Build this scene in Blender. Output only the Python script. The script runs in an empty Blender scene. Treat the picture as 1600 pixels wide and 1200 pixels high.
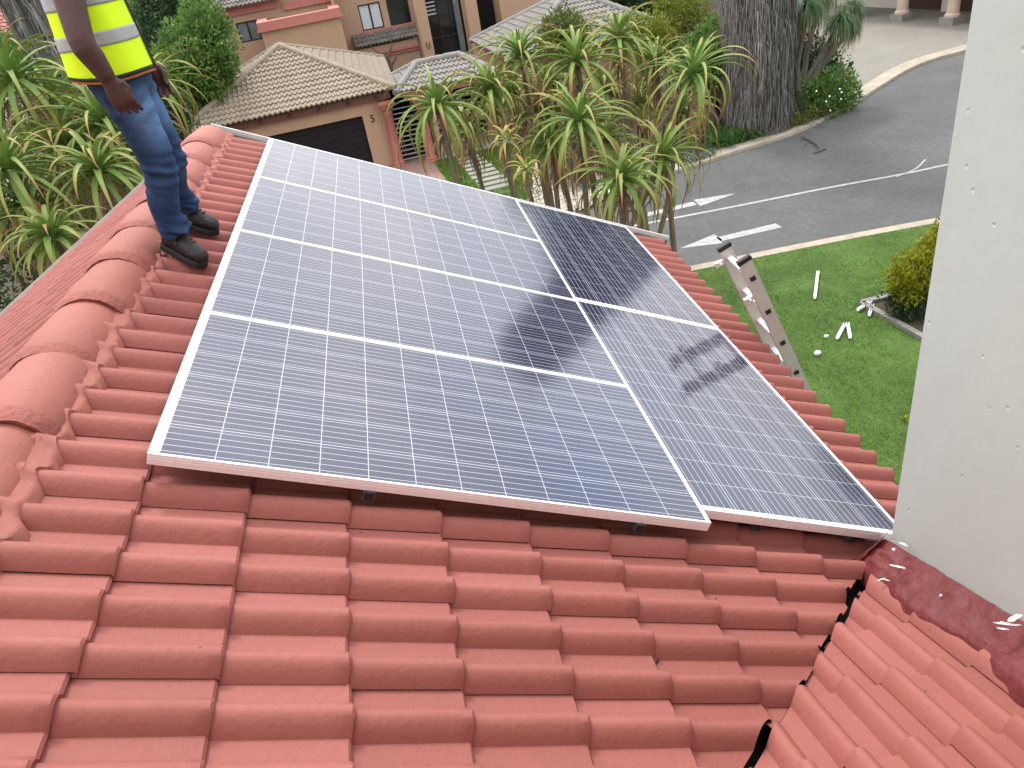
import bpy, bmesh, math, random
import numpy as np
from mathutils import Vector as V, Matrix, noise as mnoise
R = math.radians
random.seed(7); rng = np.random.default_rng(7)
S = bpy.context.scene
COL = S.collection

# ------------------------------------------------------------------ camera, sky, sun, exposure
F_PX = 1196.49
CAM_RW = np.array([[0.972288, -0.177177, -0.152524], [-0.222898, -0.505779, -0.833369], [0.070511, 0.844272, -0.531256]])      # right, down, forward
CAM_C = np.array([0.95366, -2.03957, 1.23354])
cam = bpy.data.cameras.new('camera'); camo = bpy.data.objects.new('camera', cam); COL.objects.link(camo)
cam.sensor_fit = 'HORIZONTAL'; cam.sensor_width = 36.0; cam.lens = 36.0 * F_PX / 1600.0
cam.clip_start = 0.05; cam.clip_end = 3000
r_, d_, f_ = CAM_RW
camo.matrix_world = Matrix(((r_[0], -d_[0], -f_[0], CAM_C[0]), (r_[1], -d_[1], -f_[1], CAM_C[1]),
                            (r_[2], -d_[2], -f_[2], CAM_C[2]), (0, 0, 0, 1)))
S.camera = camo
SUN_AZ, SUN_EL = R(98), R(56)
w = bpy.data.worlds.new('World'); S.world = w; w.use_nodes = True
nt = w.node_tree; nt.nodes.clear()
def wn(t, **k):
    n = nt.nodes.new(t)
    for a, b in k.items(): setattr(n, a, b)
    return n
out = wn('ShaderNodeOutputWorld'); bg = wn('ShaderNodeBackground'); bg.inputs['Strength'].default_value = 0.1
sky = wn('ShaderNodeTexSky', sky_type='NISHITA', sun_disc=False)
sky.sun_elevation = SUN_EL; sky.sun_rotation = R(90) - SUN_AZ
tc = wn('ShaderNodeTexCoord'); mp = wn('ShaderNodeMapping'); mp.inputs['Scale'].default_value = (1, 1, 2.2)
nz = wn('ShaderNodeTexNoise'); nz.inputs['Scale'].default_value = 2.3; nz.inputs['Detail'].default_value = 5; nz.inputs['Roughness'].default_value = .55
nz2 = wn('ShaderNodeTexNoise'); nz2.inputs['Scale'].default_value = 4.5; nz2.inputs['Detail'].default_value = 4
rp = wn('ShaderNodeValToRGB'); rp.color_ramp.elements[0].position = .29; rp.color_ramp.elements[1].position = .52
rp2 = wn('ShaderNodeValToRGB'); rp2.color_ramp.elements[0].position = .3; rp2.color_ramp.elements[1].position = .75
rp2.color_ramp.elements[0].color = (.66, .69, .74, 1); rp2.color_ramp.elements[1].color = (1, .99, .97, 1)
mul = wn('ShaderNodeVectorMath', operation='MULTIPLY'); mul.inputs[1].default_value = (26, 26, 26.5)
blue = wn('ShaderNodeVectorMath', operation='MULTIPLY'); blue.inputs[1].default_value = (4.4, 3.6, 3.1)
mx = wn('ShaderNodeMix', data_type='RGBA')
L = nt.links.new
L(tc.outputs['Generated'], mp.inputs[0]); L(mp.outputs[0], nz.inputs['Vector']); L(mp.outputs[0], nz2.inputs['Vector'])
L(nz.outputs['Fac'], rp.inputs[0]); L(nz2.outputs['Fac'], rp2.inputs[0]); L(rp2.outputs[0], mul.inputs[0])
sxz = wn('ShaderNodeSeparateXYZ'); L(tc.outputs['Generated'], sxz.inputs[0])
elv = wn('ShaderNodeMapRange'); elv.inputs[1].default_value = 0; elv.inputs[2].default_value = 1; elv.inputs[3].default_value = .46; elv.inputs[4].default_value = 1.52; L(sxz.outputs[2], elv.inputs[0])
dim = wn('ShaderNodeVectorMath', operation='SCALE'); L(mul.outputs[0], dim.inputs[0]); L(elv.outputs[0], dim.inputs['Scale'])   # an overcast sky is brighter overhead
L(sky.outputs[0], blue.inputs[0])
L(rp.outputs[0], mx.inputs[0]); L(blue.outputs[0], mx.inputs[6]); L(dim.outputs[0], mx.inputs[7])
L(mx.outputs[2], bg.inputs[0]); L(bg.outputs[0], out.inputs[0])
sd = bpy.data.lights.new('sun', 'SUN'); so = bpy.data.objects.new('sun', sd); COL.objects.link(so)
sd.energy = 2.0; sd.angle = R(12); sd.color = (1, .97, .92)
sv = V((math.cos(SUN_AZ) * math.cos(SUN_EL), math.sin(SUN_AZ) * math.cos(SUN_EL), math.sin(SUN_EL)))
so.rotation_euler = sv.to_track_quat('Z', 'Y').to_euler(); so.location = (0, 8, 20)
S.view_settings.view_transform = 'Standard'; S.view_settings.look = 'None'
S.view_settings.exposure = 0.24; S.view_settings.gamma = 1.0
H = -6.0                      # street level; the origin is the upper front corner of the panel array

# ------------------------------------------------------------------ measuring helpers (photo pixel -> point on a real plane)
def ray(x, y):
    d = CAM_RW.T @ np.array([(x - 800) / F_PX, (y - 600) / F_PX, 1.0]); return d / np.linalg.norm(d)
def G(x, y, z=H):
    d = ray(x, y); return V(CAM_C + d * ((z - CAM_C[2]) / d[2]))
def at(x, y, Y):
    d = ray(x, y); return V(CAM_C + d * ((Y - CAM_C[1]) / d[1]))
TH = 0.448242; CT, ST = math.cos(TH), math.sin(TH)
def RW(u, v, n): return V((CT * u + ST * n, v, -ST * u + CT * n))   # roof coords -> world
PHI = R(5); HA = V((math.cos(PHI), math.sin(PHI), 0)); HB = V((-math.sin(PHI), math.cos(PHI), 0)); HO = V((.66, 24.8, H))
def LH(a, b, z): return HO + HA * a + HB * b + V((0, 0, z))           # opposite house coords -> world

# ------------------------------------------------------------------ materials
def mat(name, col, rough=.8, var=.12, scale=6, bump=.0, bscale=60, col2=None, metal=0.0, spec=.28, attr=None, acol=None, fine=0.06, trans=0.0, specks=False):
    m = bpy.data.materials.new(name); m.use_nodes = True
    n = m.node_tree.nodes; l = m.node_tree.links.new; b = n['Principled BSDF']
    b.inputs['Roughness'].default_value = rough; b.inputs['Metallic'].default_value = metal
    b.inputs['Specular IOR Level'].default_value = spec
    t = n.new('ShaderNodeTexCoord')
    a1 = n.new('ShaderNodeTexNoise'); a1.inputs['Scale'].default_value = scale; a1.inputs['Detail'].default_value = 6; a1.inputs['Roughness'].default_value = .65
    l(t.outputs['Object'], a1.inputs['Vector'])
    r1 = n.new('ShaderNodeValToRGB'); r1.color_ramp.elements[0].position = .3; r1.color_ramp.elements[1].position = .7
    c2 = col2 or tuple(min(1, c * (1 + var)) for c in col); c1 = col if col2 else tuple(c * (1 - var) for c in col)
    r1.color_ramp.elements[0].color = (*c1, 1); r1.color_ramp.elements[1].color = (*c2, 1)
    l(a1.outputs['Fac'], r1.inputs[0]); o = r1.outputs[0]
    if attr:
        at_ = n.new('ShaderNodeAttribute'); at_.attribute_name = attr
        rr = n.new('ShaderNodeValToRGB'); els = rr.color_ramp.elements
        while len(els) < len(acol): els.new(.5)
        for e, (p, c) in zip(els, acol): e.position = p; e.color = (*c, 1)
        l(at_.outputs['Fac'], rr.inputs[0])
        mm = n.new('ShaderNodeMix'); mm.data_type = 'RGBA'; mm.blend_type = 'MULTIPLY'; mm.inputs[0].default_value = 1
        g = n.new('ShaderNodeValToRGB'); g.color_ramp.elements[0].color = (1 - var,) * 3 + (1,); g.color_ramp.elements[1].color = (1 + var,) * 3 + (1,)
        l(a1.outputs['Fac'], g.inputs[0]); l(rr.outputs[0], mm.inputs[6]); l(g.outputs[0], mm.inputs[7]); o = mm.outputs[2]
    if fine:
        a2 = n.new('ShaderNodeTexNoise'); a2.inputs['Scale'].default_value = scale * 14; a2.inputs['Detail'].default_value = 4
        l(t.outputs['Object'], a2.inputs['Vector'])
        g2 = n.new('ShaderNodeValToRGB'); g2.color_ramp.elements[0].color = (1 - 2 * fine,) * 3 + (1,); g2.color_ramp.elements[1].color = (1 + 2 * fine,) * 3 + (1,)
        l(a2.outputs['Fac'], g2.inputs[0])
        m2 = n.new('ShaderNodeMix'); m2.data_type = 'RGBA'; m2.blend_type = 'MULTIPLY'; m2.inputs[0].default_value = 1
        l(o, m2.inputs[6]); l(g2.outputs[0], m2.inputs[7]); o = m2.outputs[2]
    if specks:      # scattered chips, droppings and dark flecks on the old paint
        for sc_, th_, c_ in ((5.5, .012, (.36, .24, .19)), (8.0, .024, (.06, .03, .025)), (1.1, .012, (.55, .5, .45))):
            vo = n.new('ShaderNodeTexVoronoi'); vo.inputs['Scale'].default_value = sc_; l(t.outputs['Object'], vo.inputs['Vector'])
            wv = n.new('ShaderNodeTexNoise'); wv.inputs['Scale'].default_value = sc_ * 9; l(t.outputs['Object'], wv.inputs['Vector'])
            md = n.new('ShaderNodeMath'); md.operation = 'MULTIPLY_ADD'; l(wv.outputs['Fac'], md.inputs[0]); md.inputs[1].default_value = .10; l(vo.outputs['Distance'], md.inputs[2])
            lt = n.new('ShaderNodeMath'); lt.operation = 'LESS_THAN'; l(md.outputs[0], lt.inputs[0]); lt.inputs[1].default_value = th_ + .05
            m3 = n.new('ShaderNodeMix'); m3.data_type = 'RGBA'; l(lt.outputs[0], m3.inputs[0]); l(o, m3.inputs[6]); m3.inputs[7].default_value = (*c_, 1); o = m3.outputs[2]
    l(o, b.inputs['Base Color'])
    if bump:
        a3 = n.new('ShaderNodeTexNoise'); a3.inputs['Scale'].default_value = bscale; a3.inputs['Detail'].default_value = 5
        l(t.outputs['Object'], a3.inputs['Vector'])
        bp = n.new('ShaderNodeBump'); bp.inputs['Strength'].default_value = bump; bp.inputs['Distance'].default_value = .02
        l(a3.outputs['Fac'], bp.inputs['Height']); l(bp.outputs[0], b.inputs['Normal'])
    if trans:
        tr = n.new('ShaderNodeBsdfTranslucent'); ms = n.new('ShaderNodeMixShader'); ms.inputs[0].default_value = trans
        l(o, tr.inputs[0]); l(b.outputs[0], ms.inputs[1]); l(tr.outputs[0], ms.inputs[2])
        l(ms.outputs[0], n['Material Output'].inputs[0])
    return m
def plaster():
    m = mat('white_plaster', (.475, .51, .465), .7, .03, 1.2, 0, 26, fine=.01)
    n = m.node_tree.nodes; l = m.node_tree.links.new; b = n['Principled BSDF']; t = n.new('ShaderNodeTexCoord')
    v = n.new('ShaderNodeTexVoronoi'); v.inputs['Scale'].default_value = 11; v.inputs['Randomness'].default_value = 1; l(t.outputs['Object'], v.inputs['Vector'])
    d = n.new('ShaderNodeTexNoise'); d.inputs['Scale'].default_value = 34; d.inputs['Detail'].default_value = 3; l(t.outputs['Object'], d.inputs['Vector'])
    a = n.new('ShaderNodeMath'); a.operation = 'MULTIPLY_ADD'; l(d.outputs['Fac'], a.inputs[0]); a.inputs[1].default_value = .12; l(v.outputs['Distance'], a.inputs[2])
    r = n.new('ShaderNodeMapRange'); r.inputs[1].default_value = .095; r.inputs[2].default_value = .155; r.inputs[3].default_value = -.6; r.inputs[4].default_value = 0; l(a.outputs[0], r.inputs[0])
    c = n.new('ShaderNodeTexNoise'); c.inputs['Scale'].default_value = 11; c.inputs['Detail'].default_value = 6; c.inputs['Roughness'].default_value = .6; l(t.outputs['Object'], c.inputs['Vector'])
    e = n.new('ShaderNodeMath'); e.operation = 'MULTIPLY_ADD'; l(c.outputs['Fac'], e.inputs[0]); e.inputs[1].default_value = .35; l(r.outputs[0], e.inputs[2])
    bp = n.new('ShaderNodeBump'); bp.inputs['Strength'].default_value = .42; bp.inputs['Distance'].default_value = .012; l(e.outputs[0], bp.inputs['Height']); l(bp.outputs[0], b.inputs['Normal'])
    return m
M = {}
M['red_tile'] = mat('painted_red_tile', (.1, .1, .1), .66, .12, 3.5, .12, 60, fine=.05, attr='tone', acol=[(0, (.250, .079, .062)), (.5, (.270, .087, .069)), (1, (.294, .098, .078))], specks=True)
M['red_ridge'] = mat('painted_red_ridge', (.29, .098, .074), .64, .10, 3, .14, 50, fine=.04)
M['red_mortar'] = mat('painted_red_mortar', (.25, .075, .058), .66, .14, 9, .45, 45, fine=.1)
M['red_flash'] = mat('painted_flashing', (.135, .025, .024), .5, .16, 6, .6, 22, fine=.1)
M['gutter'] = mat('dark_valley', (.026, .022, .019), .9, .4, 20, .6, 60)
M['white_paint'] = plaster()
M['wall_cream'] = mat('cream_plaster', (.55, .5, .42), .85, .06, 2, .3, 50)
M['board'] = mat('grey_board', (.5, .48, .45), .6, .1, 6)
M['board_dark'] = mat('weathered_board', (.13, .125, .115), .7, .25, 8)
M['alu'] = mat('aluminium', (.78, .78, .79), .32, .03, 4, metal=.85)
M['alu_white'] = mat('bright_aluminium', (.86, .86, .87), .42, .02, 4, metal=.35)
M['rail'] = mat('dull_rail', (.10, .10, .105), .5, .1, 5, metal=.6)
M['alu_tan'] = mat('ladder_aluminium', (.50, .46, .42), .45, .05, 5, metal=.35)
M['black'] = mat('black_plastic', (.015, .015, .016), .45, .1, 8)
M['asphalt'] = mat('asphalt', (.072, .072, .069), .85, .13, .55, .5, 70, col2=(.10, .099, .093), fine=.16)
M['kerb'] = mat('kerb_concrete', (.31, .27, .205), .9, .2, 2.5, .5, 40, fine=.1)
M['paint'] = mat('worn_road_paint', (.30, .30, .29), .8, .3, 7, fine=.3)
M['soil'] = mat('soil', (.06, .045, .033), .95, .3, 3, .8, 30, fine=.2)
M['field'] = mat('dry_ground', (.09, .09, .05), .95, .3, .3, .5, 10, fine=.2)
M['grass_base'] = mat('grass_base', (.055, .10, .018), .95, .3, 1.6, .8, 60, fine=.25)
M['brown_wall'] = mat('tan_plaster', (.385, .25, .16), .85, .05, 1.5, .25, 40)
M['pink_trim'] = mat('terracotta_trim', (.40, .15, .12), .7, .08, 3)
M['soffit'] = mat('shade_toned_soffit', (.13, .06, .045), .8, .1, 3)  # darkened brown, the shade under the garage eave put into the colour
M['col_pink'] = mat('terracotta_column', (.32, .115, .085), .7, .08, 3)
M['tan_tile'] = mat('tan_roof_tile', (.235, .19, .135), .75, .16, 2.2, .3, 40, fine=.1)
M['grey_tile'] = mat('grey_roof_tile', (.20, .185, .165), .75, .16, 2.2, .3, 40, fine=.1)
M['dark_tile'] = mat('old_roof_tile', (.13, .115, .1), .8, .35, 3, .3, 40, fine=.2)
M['dark_door'] = mat('dark_timber_door', (.014, .011, .012), .7, .2, 5, spec=.2)
M['frame_dark'] = mat('dark_window_frame', (.02, .018, .017), .5, .1, 5)
M['glass'] = mat('window_glass', (.012, .014, .015), .08, .1, 2, spec=.6, fine=0)
M['curtain'] = mat('pale_curtain', (.5, .53, .55), .85, .08, 6)
M['curtain_grey'] = mat('grey_net_curtain', (.14, .15, .155), .5, .3, 3)
M['brick'] = mat('brick_paving', (.22, .13, .10), .9, .3, 6, .4, 40, fine=.2)
M['slab'] = mat('concrete_slab', (.22, .21, .175), .9, .12, 4, .3, 40)
M['pebble'] = mat('pale_pebble', (.36, .32, .26), .85, .35, 9, fine=.1)
M['slat'] = mat('pale_gate_slat', (.42, .43, .43), .6, .1, 5)
M['dark_void'] = mat('dark_interior', (.008, .008, .009), .9, .1, 5)
M['col_cream'] = mat('cream_column', (.48, .37, .29), .8, .08, 3)
M['brown_door'] = mat('brown_garage_door', (.055, .026, .02), .6, .15, 5)
M['bark'] = mat('aloe_bark', (.16, .125, .085), .9, .3, 9, .8, 40, fine=.15)
M['twig'] = mat('grey_stem', (.10, .085, .07), .9, .25, 9, .6, 40, fine=.1)
M['thatch'] = mat('palm_thatch', (.15, .135, .12), .95, .45, 5, .8, 60, fine=.25, attr='tone', acol=[(0, (.045, .04, .035)), (.5, (.16, .145, .13)), (1, (.34, .315, .285))])
M['thatch_core'] = mat('palm_core', (.06, .053, .047), .95, .3, 5)
M['aloe'] = mat('aloe_leaf', (.1, .1, .1), .48, .18, 3, attr='tone', fine=.06, trans=.14, spec=.28,
    acol=[(0, (.22, .32, .08)), (.22, (.14, .23, .048)), (.5, (.18, .225, .045)), (.70, (.24, .21, .05)), (.82, (.27, .145, .055)), (.93, (.22, .095, .05)), (1, (.13, .075, .045))])
M['aloe_young'] = mat('yellow_aloe_leaf', (.1, .1, .1), .45, .18, 3, attr='tone', fine=.06, trans=.12,
    acol=[(0, (.34, .36, .12)), (.4, (.34, .29, .085)), (.75, (.36, .2, .06)), (1, (.25, .1, .05))])
M['aloe_dead'] = mat('dead_aloe_leaf', (.1, .1, .1), .8, .3, 5, attr='tone', acol=[(0, (.23, .13, .07)), (.5, (.19, .10, .06)), (1, (.12, .07, .05))])
def leafmat(name, dark, mid, light, trans=.2, sp=.22):
    return mat(name, (.1, .1, .1), .55, .15, 2, attr='tone', fine=.05, trans=trans, spec=sp, acol=[(0, dark), (.5, mid), (1, light)])
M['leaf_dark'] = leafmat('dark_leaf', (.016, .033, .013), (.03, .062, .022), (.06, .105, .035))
M['leaf_mid'] = leafmat('mid_leaf', (.05, .105, .025), (.12, .215, .05), (.24, .34, .09), .35)
M['leaf_olive'] = leafmat('olive_leaf', (.06, .085, .02), (.12, .15, .035), (.2, .21, .06))
M['leaf_yellow'] = leafmat('golden_leaf', (.10, .13, .012), (.25, .25, .014), (.40, .36, .025))
M['leaf_lime'] = leafmat('lime_leaf', (.08, .12, .015), (.19, .22, .03), (.30, .29, .05))
M['leaf_strap'] = leafmat('strap_leaf', (.018, .05, .012), (.04, .10, .02), (.09, .17, .04), .15)
M['leaf_blue'] = leafmat('bluegreen_leaf', (.018, .04, .03), (.04, .075, .055), (.08, .12, .09), .1)
M['leaf_grey'] = leafmat('grey_leaf', (.06, .075, .06), (.12, .14, .11), (.2, .21, .17), .1)
M['leaf_pony'] = leafmat('ponytail_leaf', (.035, .075, .03), (.075, .14, .055), (.15, .21, .09), .15)
M['leaf_pony_dry'] = leafmat('dry_ponytail_leaf', (.16, .12, .06), (.24, .19, .1), (.3, .25, .14), .1)
M['grass'] = leafmat('lawn_blade', (.04, .10, .012), (.10, .195, .02), (.24, .28, .06), .3, .06)
M['flower'] = mat('white_flower', (.8, .8, .78), .7, .05, 5)
M['vest'] = mat('fluorescent_vest', (.66, .93, .012), .7, .05, 4, .25, 14, fine=.02)
M['reflect'] = mat('reflective_band', (.36, .36, .355), .45, .08, 7, .15, 30)
M['vest_trim'] = mat('black_vest_trim', (.02, .025, .02), .8, .1, 5)
M['orange_trim'] = mat('orange_hem', (.55, .2, .06), .8, .1, 5)
M['skin'] = mat('dark_skin', (.066, .030, .025), .5, .10, 12, .12, 120, fine=.04)
M['shirt'] = mat('dark_shirt', (.03, .024, .03), .85, .1, 8)
M['hair'] = mat('black_hair', (.01, .009, .009), .8, .2, 60, .8, 200)
M['boot'] = mat('worn_black_leather', (.019, .016, .014), .5, .35, 14, .4, 60, fine=.15)
M['sole'] = mat('rubber_sole', (.018, .017, .017), .7, .2, 10)
M['lace'] = mat('boot_lace', (.07, .055, .045), .8, .2, 20)

def denim():
    m = mat('blue_denim', (.0095, .026, .072), .85, .3, 5, .35, 34, fine=.14)
    n = m.node_tree.nodes; l = m.node_tree.links.new; b = n['Principled BSDF']
    src = b.inputs['Base Color'].links[0].from_socket
    a = n.new('ShaderNodeAttribute'); a.attribute_name = 'tone'
    mx_ = n.new('ShaderNodeMix'); mx_.data_type = 'RGBA'; l(a.outputs['Fac'], mx_.inputs[0]); l(src, mx_.inputs[6])
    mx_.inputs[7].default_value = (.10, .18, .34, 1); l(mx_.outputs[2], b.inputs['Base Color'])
    return m
M['denim'] = denim()

def panel_mat():
    m = bpy.data.materials.new('solar_cells_under_glass'); m.use_nodes = True
    n = m.node_tree.nodes; l = m.node_tree.links.new; b = n['Principled BSDF']
    t = n.new('ShaderNodeTexCoord'); sx = n.new('ShaderNodeSeparateXYZ'); l(t.outputs['Object'], sx.inputs[0])
    def mt(op, a, bb=None, c=None):
        q = n.new('ShaderNodeMath'); q.operation = op
        for i, vv in enumerate((a, bb, c)):
            if vv is None: continue
            if isinstance(vv, (int, float)): q.inputs[i].default_value = vv
            else: l(vv, q.inputs[i])
        return q.outputs[0]
    cx = mt('DIVIDE', mt('SUBTRACT', sx.outputs[0], .0312), (1.966 - .0452) / 12); cy = mt('DIVIDE', mt('SUBTRACT', sx.outputs[1], .0125), (1.012 - .025) / 6)
    fx = mt('FRACT', cx); fy = mt('FRACT', cy)
    def edge(f, w_): return mt('GREATER_THAN', mt('ABSOLUTE', mt('SUBTRACT', f, .5)), .5 - w_)
    gap = mt('MAXIMUM', edge(fx, .008), edge(fy, .010))
    bus = mt('LESS_THAN', mt('ABSOLUTE', mt('SUBTRACT', mt('FRACT', mt('MULTIPLY', fy, 5)), .5)), .034)
    inx = mt('MULTIPLY', mt('GREATER_THAN', cx, 0), mt('LESS_THAN', cx, 12)); iny = mt('MULTIPLY', mt('GREATER_THAN', cy, 0), mt('LESS_THAN', cy, 6))
    ins = mt('MULTIPLY', inx, iny)
    vo = n.new('ShaderNodeTexVoronoi'); vo.inputs['Scale'].default_value = 70; l(t.outputs['Object'], vo.inputs['Vector'])
    wnz = n.new('ShaderNodeTexWhiteNoise'); wnz.noise_dimensions = '2D'
    cmb = n.new('ShaderNodeCombineXYZ'); l(mt('FLOOR', cx), cmb.inputs[0]); l(mt('FLOOR', cy), cmb.inputs[1]); l(cmb.outputs[0], wnz.inputs['Vector'])
    rr = n.new('ShaderNodeValToRGB'); rr.color_ramp.elements[0].color = (.014, .014, .034, 1); rr.color_ramp.elements[1].color = (.024, .025, .056, 1)
    sep = n.new('ShaderNodeSeparateColor'); l(vo.outputs['Color'], sep.inputs[0])
    l(mt('ADD', mt('MULTIPLY', sep.outputs[0], .5), mt('MULTIPLY', wnz.outputs[0], .5)), rr.inputs[0])
    m1 = n.new('ShaderNodeMix'); m1.data_type = 'RGBA'; l(bus, m1.inputs[0]); l(rr.outputs[0], m1.inputs[6]); m1.inputs[7].default_value = (.42, .43, .47, 1)
    m2 = n.new('ShaderNodeMix'); m2.data_type = 'RGBA'; l(gap, m2.inputs[0]); l(m1.outputs[2], m2.inputs[6]); m2.inputs[7].default_value = (.42, .43, .46, 1)
    m3 = n.new('ShaderNodeMix'); m3.data_type = 'RGBA'; l(ins, m3.inputs[0]); m3.inputs[6].default_value = (.7, .72, .72, 1); l(m2.outputs[2], m3.inputs[7])
    l(m3.outputs[2], b.inputs['Base Color'])
    b.inputs['Roughness'].default_value = .075; b.inputs['IOR'].default_value = 1.8; b.inputs['Specular IOR Level'].default_value = .5
    dn = n.new('ShaderNodeTexNoise'); dn.inputs['Scale'].default_value = 3; dn.inputs['Detail'].default_value = 5; l(t.outputs['Object'], dn.inputs['Vector'])
    rg = n.new('ShaderNodeMapRange'); rg.inputs[3].default_value = .08; rg.inputs[4].default_value = .14; l(dn.outputs['Fac'], rg.inputs[0]); l(rg.outputs[0], b.inputs['Roughness'])
    bp = n.new('ShaderNodeBump'); bp.inputs['Strength'].default_value = .02; bp.inputs['Distance'].default_value = .01
    d2 = n.new('ShaderNodeTexNoise'); d2.inputs['Scale'].default_value = 7; l(t.outputs['Object'], d2.inputs['Vector']); l(d2.outputs['Fac'], bp.inputs['Height']); l(bp.outputs[0], b.inputs['Normal'])
    return m
M['cells'] = panel_mat()

def brickmat(name, c1, c2, mort, sc, rough=.9):
    m = mat(name, c1, rough, .1, 3, .2, 40)
    n = m.node_tree.nodes; l = m.node_tree.links.new; b = n['Principled BSDF']
    br = n.new('ShaderNodeTexBrick'); br.inputs['Color1'].default_value = (*c1, 1); br.inputs['Color2'].default_value = (*c2, 1); br.inputs['Mortar'].default_value = (*mort, 1)
    br.inputs['Scale'].default_value = sc; br.inputs['Mortar Size'].default_value = .015; br.inputs['Mortar Smooth'].default_value = .4
    t = n.new('ShaderNodeTexCoord'); l(t.outputs['Object'], br.inputs['Vector'])
    nz_ = n.new('ShaderNodeTexNoise'); nz_.inputs['Scale'].default_value = .8; nz_.inputs['Detail'].default_value = 6; l(t.outputs['Object'], nz_.inputs['Vector'])
    g = n.new('ShaderNodeValToRGB'); g.color_ramp.elements[0].color = (.82, .8, .78, 1); g.color_ramp.elements[1].color = (1.15, 1.15, 1.15, 1)
    l(nz_.outputs['Fac'], g.inputs[0])
    mm = n.new('ShaderNodeMix'); mm.data_type = 'RGBA'; mm.blend_type = 'MULTIPLY'; mm.inputs[0].default_value = 1
    l(br.outputs['Color'], mm.inputs[6]); l(g.outputs[0], mm.inputs[7]); l(mm.outputs[2], b.inputs['Base Color'])
    return m
M['cobble'] = brickmat('cobble_paving', (.185, .173, .142), (.205, .193, .162), (.15, .14, .115), 2.2)
M['brick'] = brickmat('brick_paving', (.20, .115, .09), (.25, .16, .13), (.10, .075, .06), 5)

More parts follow.
